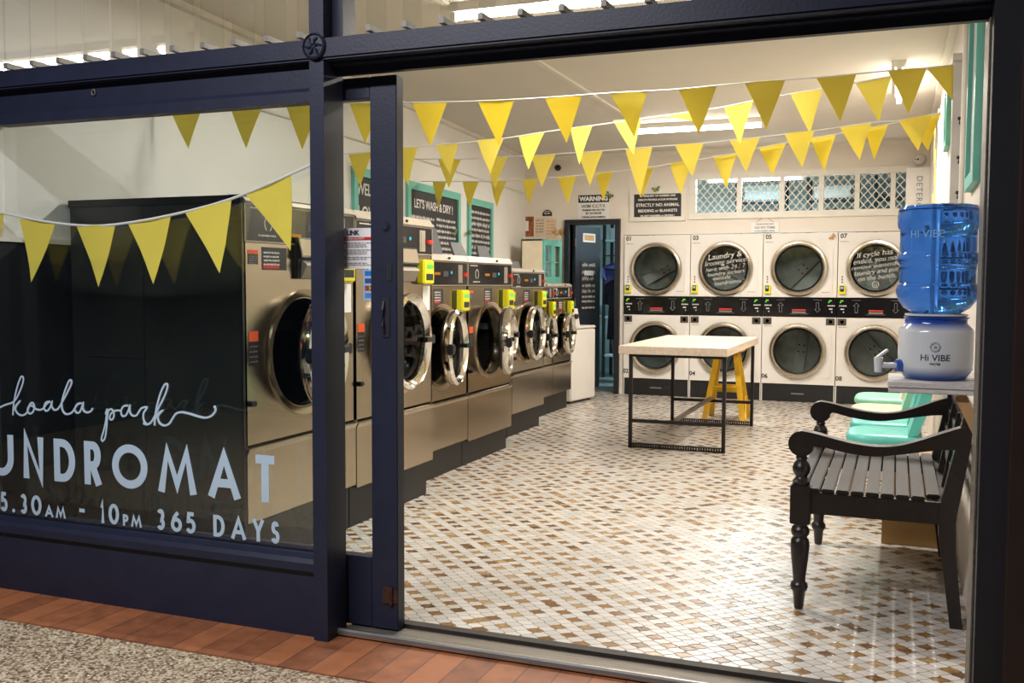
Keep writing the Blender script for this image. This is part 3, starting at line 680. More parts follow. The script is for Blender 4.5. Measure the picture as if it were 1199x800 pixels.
# spare end of bunting hanging bunched down the right wall
tl = thing('bunting_tail', 'spare yellow pennants hanging bunched together down the right wall above the blue bottle', 'bunting', (0.262, 8.5, 2.32))
m = MB(); m.tube([(.0, -.45, .33), (.01, -.1, .30), (.02, 0.0, .2), (.018, 0.03, -.35)], .006, 6); m.build('cord', cord_white, tl, True)
for k in range(4):
    m = MB(); zz = .26 - .17 * k; yy = .02 + .035 * k
    m.prism([(yy - .05, zz), (yy + .06, zz + .01), (yy + .02, zz - .27)], lambda u, v, w: (-.012 + .008 * (k % 3) + w, u, v), .003); m.build('pennant', pennant_cloth, tl)
# ============================================================== WASHERS
def washer(label, xf, y0, y1, dep, zb, zc, zp, zt, zl, dz, dr, DR, ang, big, paybox=True, lid=None, dyoff=0.0):
    """zb plinth top, zc crease, zp/zt control panel, zl top of trim, dz door height, dr opening, DR ring radius"""
    w = y1 - y0; h = w / 2
    t = thing('washing_machine', label, 'washing machine', (xf, (y0 + y1) / 2, 0), 0, 'front load washers along the left wall')
    fX = lambda u, v, q: (-q, u, v)
    g = .003
    MB().box(-dep, -.042, -h + g, h - g, 0, zb).build('plinth', black_base, t)
    m = MB()
    m.box(-dep, -.0, -h + g, -h + g + .012, zc, zp); m.box(-dep, -.0, h - g - .012, h - g, zc, zp)
    m.box(-dep, -dep + .012, -h + g, h - g, zb, zt); m.box(-dep, -.012, -h + g, h - g, zt - .012, zt)
    m.build('cabinet', black_side if big == 2 else steel, t)
    if big == 2:      # the exposed black side with its seams
        m = MB(); m.box(-dep, -.006, -h - .004, -h + g, 0.02, zt + .0); s_ = m.build('side_panel', black_side, t); s_['label'] = 'black enamel side'
        m = MB(); m.box(-dep - .004, -.002, -h - .012, h * .2, zt, zt + .032); m.build('side_cap', black_plas, t)
        m = MB(); m.box(-.565, -.560, -h - .0055, -h, 0.05, zt - .02)
        m.box(-dep, -.012, -h - .0055, -h, zt - .075, zt - .071)
        for zz in (.98, .72): m.box(-dep + .1, -.56, -h - .0055, -h, zz, zz + .004)
        m.box(-.012, 0.0, -h - .012, -h + g, 0.24, zt); m.build('seam', steel_lip if False else black_plas, t)
    MB().holed(-h + g, h - g, zc + .012, zp - .004, dyoff, dz, DR * .97, fX, 56, .012).build('front_panel', steel, t)
    # lower panel with its folded ledge
    m = MB(); m.prism([(-.03, zb), (0.006, zb), (0.006, zc - .03), (.018, zc - .012), (.018, zc - .004), (-.03, zc + .012)], lambda u, v, q: (u, -h + g + q, v), w - 2 * g)
    m.build('lower_panel', steel, t)
    # collar, gasket and drum
    m = MB(); m.lathe([(DR * 1.13, 0), (DR * 1.12, .012), (DR * 1.0, .006), (DR * .93, -.03), (dr, -.05), (dr, -.09)], (0, dyoff, dz), (1, 0, 0), 56); m.build('door_collar', steel, t, True)
    m = MB(); m.lathe([(dr * .998, -.085), (dr * 1.16, -.10), (dr * 1.16, -.5), (0.02, -.52), (0, -.5)], (0, dyoff, dz), (1, 0, 0), 48)
    d_ = m.build('drum', pbr_drum, t, True)
    m = MB()
    for k in range(3):
        a = k * 2 * pi / 3 + .4; m.bar((-.12, dyoff + dr * 1.1 * cos(a), dz + dr * 1.1 * sin(a)), (-.49, dyoff + dr * 1.1 * cos(a), dz + dr * 1.1 * sin(a)), .05, .05)
    m.build('drum_lifter', drum_metal, d_)
    # control panel and top trim
    m = MB(); m.rbox(-.05, .004, -h + g, h - g, zp, zt, .006); m.build('control_panel', black_gloss, t)
    m = MB(); m.box(.0035, .006, -h + .006, h - .006, zp - .001, zp + .006); m.box(.0035, .006, -h + .006, h - .006, zt - .006, zt); m.box(.0035, .006, -h + .004, -h + .010, zp, zt); m.box(.0035, .006, h - .010, h - .004, zp, zt)
    m.build('panel_edging', steel_lip, t)
    m = MB(); m.prism([(-.08, zt), (.010, zt), (.014, zt + .006), (-.01, zl), (-.08, zl)], lambda u, v, q: (u, -h + g + q, v), w - 2 * g); m.build('top_trim', steel_lip, t)
    m = MB(); m.cyl((.004, h * .25, zt + (zl - zt) * .5), (.016, h * .25, zt + (zl - zt) * .5), .008); m.build('top_lock', black_plas, t)
    pz = (zp + zt) / 2; ph = zt - zp
    m = MB(); m.box(.004, .0065, h * .62, h * .78, zp + ph * .12, zt - ph * .12); m.box(.0065, .0085, h * .66, h * .74, zp + ph * .2, zt - ph * .2); cs = m.build('coin_slot', steel_lip, t)
    m = MB(); m.rbox(.006, .03, h * .80, h * .92, pz - .018, pz + .008, .004); m.build('coin_return', pbr_red, t)
    MB().box(.004, .0058, -h * .26, -h * .06, pz - (.010 if big == 0 else .05), pz + (.008 if big == 0 else -.036)).build('display', led_amber if big < 2 else led_amber, t)
    m = MB(); m.lathe([(0, .007), (.011, .007), (.011, .004)], (0, h * .36, pz + .008), (1, 0, 0), 12); m.build('indicator_light', led_blue, t)
    m = MB(); m.box(.004, .0055, 0 + h * .06, h * .24, pz - .02, pz + .016)
    m.build('button_block', grey_lid, t)
    m = MB(); fP = lambda u, v, q: (.0042 + q, u, v)
    ribbon(m, arc(-h * .62, pz, .028, .036, -60, 240, 10), .004, fP, .001)
    scribble(m, fP, -h * .9, -h * .6, zt - .02, .008, .002, 3); scribble(m, fP, -h * .78, -h * .5, pz - .055, .008, .002, 4)
    m.build('panel_print', chalk, t)
    # orange and black warning stickers
    def sticker(ya, yb, za, zb_, seed):
        s = MB().box(-.0006, .0012, ya, yb, za, zb_).build('warning_sticker', black_st, t)
        MB().box(.0, .0018, ya, yb, zb_ - (zb_ - za) * .3, zb_).build('orange_band', orange_st, s)
        mm = MB(); f = lambda u, v, q: (.0013 + q, u, v)
        for i in range(4): scribble(mm, f, ya + .006, yb - .006, za + (zb_ - za) * (.1 + .15 * i), .007, .0018, seed + i)
        mm.build('sticker_print', grey_print, s)
    sticker(-h + .03, -h + .105, zp - .10, zp - .035, 1)
    zs_ = dz + .02; sticker(-h + .03, -h + .10, zs_ - .055, zs_ + .10, 9)
    if big:
        ya, yb = -h + .135, -h + .33
    else: ya, yb = -.12, .03
    s = MB().box(-.0006, .0014, ya, yb, zp - (.155 if not big else .125), zp - .02).build('instruction_label', black_st, t)
    mm = MB(); f = lambda u, v, q: (.0015 + q, u, v)
    for i in range(4): scribble(mm, f, ya + .012, ya + (yb - ya) * .7, zp - .045 - .018 * i, .008, .0022, i)
    mm.build('label_print', chalk, s)
    MB().box(.001, .002, ya + .01, yb - .06, zp - .118, zp - .098).build('label_stripe', red_print, s)
    # card reader
    if paybox:
        MB().box(-.01, .004, h * .42, h * .88, zp - .175, zp - .035).build('reader_recess', black_plas, t)
        pb = MB().rbox(-.005, .05, h * .56, h * .86, zp - .18, zp - .03, .008).build('card_reader', yellow_box, t)
        m = MB(); m.box(.0495, .0515, h * .63, h * .82, zp - .085, zp - .06); m.build('reader_screen', screen_green, pb)
        m = MB(); m.box(.0495, .0512, h * .62, h * .82, zp - .155, zp - .115); m.build('keypad', black_print, pb)
    if big:
        # soap and screen unit in the middle of the front
        m = MB(); m.prism([(.0, zp - .165), (.020, zp - .165), (.026, zp - .07), (.046, zp - .06), (.026, zp + .035), (0, zp + .035)], lambda u, v, q: (u, -.085 + q, v), .3)
        un = m.build('soap_unit', black_plas, t)
        m = MB(); m.prism([(.0435, zp - .052), (.0475, zp - .0515), (.0298, zp + .0275), (.0270, zp + .027)], lambda u, v, q: (u, -.075 + q, v), .28); m.build('lit_screen', screen_lit, un)
        m = MB(); m.prism([(.020, zp - .16), (.026, zp - .162), (.056, zp - .10), (.053, zp - .09), (.027, zp - .075)], lambda u, v, q: (u, -.06 + q, v), .25); m.build('soap_scoop', steel_lip, un)
        MB().box(-.0006, .0012, h - .13, h - .035, zp - .34, zp - .19).build('price_list', paper, t)
    # thick round door ajar on the far side, with its glass bowl
    m = MB(); pts = [(DR * .98, .0), (DR * 1.0, .02), (DR * .99, .045), (DR * .92, .06), (DR * .86, .05), (DR * .80, .03), (DR * .80, 0.004), (DR * .9, -.004), (DR * .98, 0)]
    m.lathe(pts, (0.0, -DR, 0), (1, 0, 0), 56)
    dO = m.build('door', chrome, t, True)
    dO.location = (.022, dyoff + DR + .015, dz); dO.rotation_euler = (0, 0, radians(ang))
    m = MB(); m.lathe([(DR * .81, .028), (DR * .60, .034), (0.002, .036)], (0, -DR, 0), (1, 0, 0), 48)
    m.lathe([(DR * .80, .006), (DR * .76, -.06), (DR * .62, -.10), (.3 * DR, -.115), (.002, -.118)], (0, -DR, 0), (1, 0, 0), 48)
    m.build('door_glass', glass_wash, dO, True)
    m = MB(); m.lathe([(DR * .84, .0), (DR * .85, -.018), (DR * .80, -.03), (DR * .76, -.02), (DR * .77, .0)], (0, -DR, 0), (1, 0, 0), 48); m.build('door_seal', black_rub, dO, True)
    m = MB(); m.rbox(.03, .075, -2 * DR - .015, -2 * DR + .055, -.035, .035, .008); m.bar((.055, -2 * DR + .03, 0), (.05, -1.62 * DR, 0), .03, .028); m.build('door_handle', black_plas, dO)
    m = MB(); m.rbox(-.01, .06, -.03, .035, -.028, .028, .006); m.cyl((.03, .02, -.045), (.03, .02, .045), .012); m.bar((.055, -.02, 0), (.05, -.36 * DR, 0), .03, .03); m.build('door_hinge', black_plas, dO)
    m = MB(); m.rbox(.0, .03, -h + .012, -h + .05, dz - .22, dz - .195, .004); m.build('service_knob', black_plas, t)
    for y_, hh, rk in (lid or []):
        m = MB(); m.hexa([Vector(q) for q in ((-.16, y_, zl), (-.16, y_ + .24, zl), (-.175, y_ + .24, zl), (-.175, y_, zl), (-.16 - rk, y_ + .02, zl + hh), (-.16 - rk, y_ + .22, zl + hh), (-.175 - rk, y_ + .22, zl + hh), (-.175 - rk, y_ + .02, zl + hh))])
        m.build('soap_lid', grey_lid, t)
        m = MB(); m.box(-.3, -.08, y_ - .02, y_ + .26, zl - .02, zl + .004); m.build('soap_hatch', grey_lid, t)
    return t
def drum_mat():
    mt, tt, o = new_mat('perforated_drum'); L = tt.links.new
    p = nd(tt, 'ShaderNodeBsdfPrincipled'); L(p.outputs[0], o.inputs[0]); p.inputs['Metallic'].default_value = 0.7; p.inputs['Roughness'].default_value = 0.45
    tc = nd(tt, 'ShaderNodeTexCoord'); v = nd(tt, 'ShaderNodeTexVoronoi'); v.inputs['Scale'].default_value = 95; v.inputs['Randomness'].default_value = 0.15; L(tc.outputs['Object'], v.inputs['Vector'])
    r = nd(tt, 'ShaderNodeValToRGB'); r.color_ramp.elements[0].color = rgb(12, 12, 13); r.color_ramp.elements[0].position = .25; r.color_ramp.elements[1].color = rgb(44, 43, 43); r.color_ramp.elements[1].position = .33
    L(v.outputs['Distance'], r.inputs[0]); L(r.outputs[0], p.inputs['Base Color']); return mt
pbr_drum = drum_mat(); pbr_red = pbr('red_plastic', rgb(206, 50, 38), .4)
washer('largest steel washing machine nearest the window, with a long black side', -2.72, 3.648, 4.607, 1.0, .245, .59, 1.525, 1.70, 1.735, 1.0, .268, .275, 12, 2)
washer('large steel washing machine half hidden by the sliding door stile, second from the window', -2.72, 4.611, 5.556, .98, .225, .585, 1.515, 1.685, 1.735, 1.0, .268, .285, 4, 1, dyoff=.02)
washer('mid-size steel washing machine beside the stile, third from the window, with raised grey lid', -2.90, 5.635, 6.503, .95, .205, .53, 1.325, 1.492, 1.54, .905, .232, .265, 11, 0, lid=[(.13, .2, .05)])
washer('mid-size steel washing machine fourth from the window, door swung edge-on over a dark drum', -2.90, 6.507, 7.376, .95, .185, .53, 1.325, 1.492, 1.54, .905, .232, .265, 18, 0, lid=[(-.3, .11, .05), (.16, .1, .03)])
washer('steel washing machine almost hidden, only a sliver showing behind the fourth washer', -3.09, 7.39, 7.868, .86, .2, .55, 1.305, 1.44, 1.475, .905, .16, .185, 6, 0)
washer('steel washing machine with a big chrome door, standing fully in view before the teal cabinet', -3.09, 7.872, 8.70, .9, .205, .555, 1.305, 1.44, 1.475, .90, .225, .25, 4, 0, lid=[(.0, .07, .03)])
washer('small steel washing machine with only its far half showing, second from the white top loader', -3.28, 8.91, 9.508, .85, .2, .51, 1.19, 1.31, 1.345, .82, .18, .215, 6, 0)
washer('small steel washing machine at the far end of the row, against the white top loader', -3.28, 9.512, 10.114, .85, .2, .51, 1.19, 1.31, 1.345, .82, .185, .22, 7, 0)

# white top loader at the end of the row
t = thing('top_load_washer', 'white top loading washing machine at the far end of the steel row', 'washing machine', (-3.345, 10.33, 0), radians(-10))
MB().rbox(-.56, 0, .0, .60, .03, .83, .012).build('cabinet', enamel, t)
MB().rbox(-.565, .005, -.004, .604, .835, .865, .01).build('lid', enamel, t)
m = MB(); m.prism([(0.0, .865), (0.19, .865), (.13, 1.065), (.0, 1.075)], lambda u, v, q: (-.56 + q, u, v), .57); m.build('console', enamel, t)
m = MB(); m.lathe([(.03, 0), (.028, .03), (0, .03)], (.01, .07, .98), (1, 0, .0), 20); m.build('dial', black_plas, t, True)
m = MB()
for a in ((-.5, .06), (-.06, .06), (-.5, .54), (-.06, .54)): m.cyl((a[0], a[1], 0), (a[0], a[1], .035), .02)
m.build('foot', black_plas, t)

# ============================================================== DRYERS
YF = 11.572
XB = (-3.082, -2.275, -1.438, -0.622, 0.205)
fY = lambda u, v, q: (u, q, v)
pale_btn = pbr('pale_button', rgb(206, 206, 200))
baffle_m = pbr('pale_baffle', rgb(214, 218, 214), .4, .2, .06, 8)
def dryer(i, label, texts):
    x0, x1 = XB[i], XB[i + 1]; w = x1 - x0; h = w / 2 - .004
    t = thing('stacked_dryer', label, 'dryer', ((x0 + x1) / 2, YF, 0), 0, 'stacked dryers in the back wall')
    ZU, ZL, R = 1.525, .585, .305
    m = MB(); m.holed(-h, h, 1.20, 1.925, -.01, ZU, R, fY, 56, .01); m.build('upper_front', enamel, t)
    m = MB(); m.holed(-h, h, .205, .972, -.01, ZL, R, fY, 56, .01); m.build('lower_front', enamel, t)
    m = MB(); m.box(-h, -h + .01, .01, .9, .0, 1.925); m.box(h - .01, h, .01, .9, 0, 1.925); m.box(-h, h, .89, .9, 0, 1.925); m.box(-h, h, .01, .9, 1.915, 1.925); m.box(-h, h, .02, .9, 1.07, 1.09); m.build('cabinet', enamel, t)
    MB().rbox(-h, h, -.004, .03, .974, 1.198, .003).build('control_band', black_gloss, t)
    m = MB(); m.box(-h, h, .015, .05, .0, .203); kp = m.build('kickplate', black_base, t)
    m = MB(); m.box(-.07, .07, .011, .0155, .085, .10); m.build('vent_slot', grey_print, kp)
    m = MB(); m.box(-h * .68, -h * .67, .0125, .0155, .0, .2); m.build('kickplate_seam', black_plas, kp)
    for up, zc in ((1, ZU), (0, ZL)):
        m = MB(); m.lathe([(R * 1.02, .0), (R * 1.04, .02), (R * 1.0, .042), (R * .93, .045), (R * .875, .03), (R * .86, .0)], (-.01, 0, zc), (0, -1, 0), 64)
        d = m.build('door', chrome_warm, t, True)
        m = MB(); m.lathe([(R * .885, .028), (R * .875, .018), (R * .80, .004), (R * .80, -.006)], (-.01, 0, zc), (0, -1, 0), 56); m.build('door_seal', black_rub, d, True)
        m = MB(); m.lathe([(R * .87, .014), (R * .6, .018), (.002, .02)], (-.01, 0, zc), (0, -1, 0), 48); m.build('door_glass', glass_dark, d, True)
        m = MB(); m.box(h * .84, h * .885, -.012, .0, zc - .28, zc + .22); m.box(h * .25, h * .885, -.005, .0, zc - .30, zc - .28); m.build('door_hinge', enamel, d)
        m = MB(); m.lathe([(R * .98, -.01), (R * 1.12, -.03), (R * 1.12, -.6), (.002, -.62)], (-.01, 0, zc), (0, -1, 0), 48); dm = m.build('drum', drum_metal, t, True)
        a = {(0, 1): .5, (1, 1): 2.5, (2, 1): .8, (3, 1): 2, (0, 0): 2, (1, 0): 1.2, (2, 0): 1.45, (3, 0): 2.3}[(i, up)]
        cxx = -.01; ca, sa = cos(a), sin(a)
        m = MB(); m.hexa([Vector((cxx + ca * u - sa * v, yq, zc + sa * u + ca * v)) for yq in (.55, .535) for u, v in ((-.3, -.06), (.3, -.06), (.3, .06), (-.3, .06))]); bf = m.build('drum_baffle', baffle_m, dm)
        m = MB()
        for u, v in ((.04, .03), (-.04, .03), (.04, -.03), (-.04, -.03)):
            m.cyl((cxx + ca * u - sa * v, .536, zc + sa * u + ca * v), (cxx + ca * u - sa * v, .528, zc + sa * u + ca * v), .01, n=10)
        m.build('bolt', black_plas, bf)
    # card readers, coin plates, lights and print
    pb = MB().rbox(-h + .015, -h + .09, -.03, .0, 1.235, 1.335, .005).build('card_reader', yellow_box, t)
    MB().box(-h + .03, -h + .07, -.032, -.029, 1.265, 1.33).build('reader_face', black_print, pb)
    MB().box(-h + .036, -h + .062, -.033, -.031, 1.295, 1.32).build('reader_screen', emission('pale_screen_%d' % i, rgb(190, 215, 235), .8), pb)
    m = MB(); m.box(-h + .038, -h + .058, -.0012, 0, 1.35, 1.45); s = m.build('card_mark_strip', paper, t)
    for k, cl in enumerate((rgb(60, 90, 150), rgb(200, 80, 60), rgb(90, 90, 110))): MB().box(-h + .04, -h + .056, -.002, 0, 1.36 + .03 * k, 1.38 + .03 * k).build('card_mark', pbr('strip_mark_%d_%d' % (i, k), cl), s)
    for sx in (-1, 1):
        xa = sx * (h - .058)
        m = MB(); m.box(xa - .022, xa + .008, -.007, -.003, 1.155, 1.168); m.box(xa - .03, xa - .014, -.007, -.003, 1.138, 1.15); m.build('green_light', led_green, t)
        for q4 in [(xa - .035 + k * .021, xa - .021 + k * .021, 1.098, 1.112) for k in range(4)] + [(xa - .02, xa + .018, 1.062, 1.074), (xa + .006, xa + .018, 1.028, 1.042)]:
            MB().box(q4[0], q4[1], -.007, -.003, q4[2], q4[3]).build('button', pale_btn, t)
        cp = MB().rbox(xa - .05, xa + .045, -.006, .0, .885, .962, .002).build('coin_plate', pbr('coin_plate_%d%d' % (i, sx), rgb(96, 88, 82), .35, .6), t)
        m = MB(); m.lathe([(.02, .012), (.02, .0)], (xa, -.003, .925), (0, -1, 0), 16, True); m.lathe([(0, .012), (.02, .012)], (xa, -.003, .925), (0, -1, 0), 16); m.build('coin_knob', chrome, cp, True)
    m = MB(); f = lambda u, v, q: (u, -.0045 - q, v)
    for sx in (-1, 1):      # outline arrows up and down
        q = h * .5 * sx; s_ = 1 if sx < 0 else -1
        ribbon(m, [(q + u, 1.085 + s_ * v) for u, v in ((-.014, -.055), (-.014, .02), (-.032, .02), (0, .055), (.032, .02), (.014, .02), (.014, -.055), (-.014, -.055))], .004, f, .001)
        scribble(m, f, q - .045, q + .045, 1.168, .008, .002, 4 + sx)
    m.box(-.10, .10, -.0055, -.004, 1.008, 1.012)
    m.build('band_print', grey_print, t)
    MB().box(-.075, .075, -.0055, -.003, 1.046, 1.062).build('red_display', pbr_red, t)
    MB().box(-.075, .075, -.0055, -.003, 1.022, 1.036).build('silver_bar', steel_lip, t)
    text('number', '0%d' % (2 * i + 1), .07, black_print, t, FACE_FRONT(-h + .055, -.001, 1.885), bold=.002)
    text('number', '0%d' % (2 * i + 2), .07, black_print, t, FACE_FRONT(-h + .035 if i else -h + .03, -.001, .285 - .0), bold=.002)
    for xa, xb_, zz in ((-h + .02, -h + .11, 1.825), (-h + .02, -h + .11, .865), (h * .6, h * .82, 1.255)):
        m = MB(); scribble(m, lambda u, v, q: (u, -.0003 - q, v), xa, xb_, zz, .01, .003, 2); m.build('maker_mark', grey_print, t)
    for body, x, z, sz in texts:
        text('chalk_writing', body, sz, chalk, t, face_mtx((x - .01, -.0215, ZU + z), (1, 0, .13), (-.13, 0, 1)), shear=.22, bold=-.0011)
    return t
dryer(0, 'white stacked dryer beside the dark back doorway, 01 at its top corner', ())
dryer(1, 'white stacked dryer with laundry service writing on its upper glass', (('Laundry &', -.01, .15, 0.095), ('Ironing service', .0, .08, 0.081), ('here with 24 / 7', .0, .01, 0.070), ('laundry lockers', .01, -.05, 0.070), ('outside', -.04, -.105, 0.070), ('laundromat !', .05, -.155, 0.067)))
dryer(2, 'white stacked dryer with 05 at its top corner, above the clear floor beside the table', ())
dryer(3, 'white stacked dryer partly behind the blue water bottle, with handwriting on its upper glass', (('If cycle has', -.02, .16, 0.087), ('ended, you may', .0, .095, 0.077), ('remove unattended', .005, .03, 0.067), ('laundry and put', .0, -.035, 0.072), ('on the bench.', .01, -.10, 0.072)))
o = bpy.data.objects['stacked_dryer.003']
m = MB(); f = lambda u, v, q: (u - .01, -.021 - q, v)
ribbon(m, arc(.0, 1.525 - .18, .034, .034, 0, 360, 20), .005, f, .001); ribbon(m, arc(0, 1.525 - .18, .018, .016, 200, 340, 8), .004, f, .001); m.box(-.022, -.016, -.022, -.021, 1.35, 1.357); m.box(-.002, .004, -.022, -.021, 1.35, 1.357)
m.build('chalk_smile', chalk, o)
# orange butterfly on the dryer top
def butterfly(label, x, y, z, s, mat, rot=.3, rz=0.0):
    t = thing('butterfly_art', label, 'ornament', (x, y, z), rz)
    m = MB()
    for sx in (-1, 1):
        m.prism([(0, 0), (sx * s * .5, s * .55), (sx * s * .95, s * .45), (sx * s * .8, .05 * s), (sx * s * .25, -.05 * s)], lambda u, v, q: (u * cos(rot) - v * sin(rot), -.004 - abs(u) * .5 - q, u * sin(rot) + v * cos(rot)), .0012)
        m.prism([(0, 0), (sx * s * .55, -.1 * s), (sx * s * .6, -.5 * s), (sx * s * .2, -.45 * s)], lambda u, v, q: (u * cos(rot) - v * sin(rot), -.004 - abs(u) * .5 - q, u * sin(rot) + v * cos(rot)), .0012)
    m.build('wing', mat, t)
    m = MB(); m.tube([(-sin(rot) * v, -.004, cos(rot) * v) for v in (-s * .4, 0, s * .5)], s * .06, 6); m.build('body', black_plas, t)
orange_w = pbr('orange_wing', rgb(206, 150, 90), .6, 0, .3, 60); green_w = pbr('green_wing', rgb(112, 128, 52), .6, 0, .35, 60)
p = onY(975, 277.5, YF - .006); butterfly('small orange paper butterfly on the dryer with 05 at its top corner', p.x, YF - .0005, p.z, .045, orange_w, .9)
# ============================================================== TABLE
t = thing('folding_table', 'pale timber folding table on a black iron frame in the middle of the floor', 'table', (-1.63, 8.6, 0))
tx0, tx1, ty0, ty1 = -2.09 + 1.63, -1.215 + 1.63, 7.70 - 8.6, 9.52 - 8.6
m = MB(); n_ = 1
for k in range(n_):
    a = tx0 + (tx1 - tx0) * k / n_; b = tx0 + (tx1 - tx0) * (k + 1) / n_; m.rbox(a + .0006, b - .0006, ty0, ty1, .775, .842, .004, 1)
m.build('tabletop', table_wood, t)
lx = (-2.009 + 1.63, -1.25 + 1.63); ly = (7.795 - 8.6, 9.42 - 8.6)
for y in ly:
    for x in lx: MB().box(x - .014, x + .014, y - .014, y + .014, 0, .775).build('leg', iron, t)
    MB().box(lx[0], lx[1], y - .012, y + .012, .21, .238).build('cross_rail', iron, t)
    m = MB(); m.box(lx[0], lx[1], y - .014, y + .014, .004, .013); m.box(lx[0], lx[1], y - .014, y + .014, .034, .042)
    for k in range(37): x = lx[0] + (lx[1] - lx[0]) * (k + .5) / 37; m.box(x - .006, x + .006, y - .014, y + .014, .012, .035)
    m.build('perforated_rail', iron, t)
    MB().box(lx[0], lx[1], y - .012, y + .012, .75, .775).build('top_rail', iron, t)
MB().box(-.02, .02, ly[0], ly[1], .24, .262).build('stretcher', grey_timber, t)

# yellow stool just behind the table
t = thing('step_stool', 'yellow painted wooden step stool standing behind the right end of the table', 'stool', (-1.55, 9.83, 0))
zt = .70
for sx in (-1, 1):
    for sy in (-1, 1):
        m = MB(); m.bar((sx * .185, sy * .20 - .0, 0.006), (sx * .085, sy * .05, zt), .05, .028, (0, 1, 0)); m.build('leg', yellow_wood, t)
m = MB(); m.rbox(-.16, .16, -.13, .13, zt - .02, zt + .015, .006); m.build('top_step', yellow_wood, t)
for sy in (-1, 1):
    m = MB(); m.bar((-.14, sy * .13, .31), (.14, sy * .13, .31), .03, .05); m.build('rung', yellow_wood, t)
for sx in (-1, 1):
    m = MB(); m.bar((sx * .16, -.17, .16), (sx * .16, .17, .16), .02, .035); m.build('side_rail', yellow_wood, t)
m = MB(); m.bar((.17, .1, .22), (.215, -.19, .02), .012, .02); m.build('stay', yellow_wood, t)

# ============================================================== BENCH
bx, by = -0.346, 4.15; LEN = 1.09
t = thing('bench', 'dark stained colonial timber bench with slatted seat and scrolled arms against the right wall', 'bench', (bx, by, 0))
for k, y in enumerate((0, LEN)):
    m = MB(); m.lathe([(.0165, 0), (.019, .008), (.025, .072), (.033, .082), (.036, .095), (.033, .108), (.0245, .118), (.026, .14), (.0345, .215), (.0385, .27), (.036, .29), (.027, .302), (.036, .315), (.0375, .328), (.034, .34), (.0265, .35), (.03, .362)], (0, y, 0), (0, 0, 1), 24, True, True)
    m.rbox(-.04, .04, y - .038, y + .038, .36, .522, .004)
    m.lathe([(.034, .522), (.036, .535), (.026, .545), (.023, .553), (.0345, .575), (.0365, .59), (.031, .607), (.02, .622), (.024, .63), (.02, .64), (.02, .66)], (0, y, 0), (0, 0, 1), 24, True, True)
    m.build('front_leg', bench_wood, t, True)
    m = MB(); m.prism([(.572, .0), (.618, .0), (.585, .30), (.582, .42), (.628, .72), (.636, .86), (.606, .868), (.575, .72), (.520, .46), (.522, .36), (.545, .2)], lambda u, v, q: (u, y - .028 + q, v), .056)
    m.build('back_leg', bench_wood, t)
    # arm: scroll at the front, dipping then rising into the back post
    top = smooth_path([(0.0, .745), (.05, .738), (.12, .722), (.20, .706), (.29, .699), (.37, .708), (.45, .735), (.53, .768), (.60, .795)], 3)
    bot = smooth_path([(.59, .705), (.52, .70), (.45, .688), (.37, .672), (.29, .660), (.21, .662), (.13, .675), (.06, .690), (.045, .675)], 3)
    scr = [(0.0 + .052 * cos(radians(a)), .692 + .052 * sin(radians(a))) for a in range(-25, -271, -15)]
    m = MB(); m.prism([(u, v) for u, v in top] + [(u, v) for u, v in bot] + scr, lambda u, v, q: (u, y - .032 + q, v), .064)
    m.build('armrest', bench_wood, t)
    m = MB(); m.box(.035, .56, y - .02, y + .02, .405, .492); m.build('side_rail', bench_wood, t)
m = MB(); m.box(-.02, .018, .035, LEN - .035, .405, .492); m.build('front_rail', bench_wood, t)
m = MB(); m.box(.535, .56, .02, LEN - .02, .405, .485); m.build('rear_rail', bench_wood, t)
for k in range(10):
    a = -.032 + .0565 * k; m = MB(); m.rbox(a, a + .0495, -.03 if 0 < k < 9 else .03, LEN + .03 if 0 < k < 9 else LEN - .03, .493, .512, .004); m.build('seat_slat', slat_wood, t)
lean = lambda z: .535 + (z - .46) * .19
for z, hh in ((.58, .03), (.65, .03), (.72, .03)):
    m = MB(); m.bar((lean(z) + .02, .02, z), (lean(z) + .02, LEN - .02, z), .018, hh * 1.4); m.build('back_slat', bench_wood, t)
m = MB(); m.bar((lean(.82) + .02, .02, .825), (lean(.82) + .02, LEN - .02, .825), .03, .075); m.build('top_rail', bench_wood, t)
for k in (1, 2):
    m = MB(); y = LEN * k / 3; m.bar((lean(.5) + .025, y, .48), (lean(.8) + .022, y, .80), .05, .02, (0, 1, 0)); m.build('back_upright', bench_wood, t)

# tan box on the floor beyond the bench
t = thing('box', 'plain tan box on the floor under the far end of the dark bench', 'box', (-.042, 5.37, 0))
MB().rbox(0, .315, 0, .34, 0, .44, .004).build('carton', box_wood, t)
m = MB(); m.box(-.002, .317, -.002, .342, .385, .446); m.build('lid', box_wood, t)

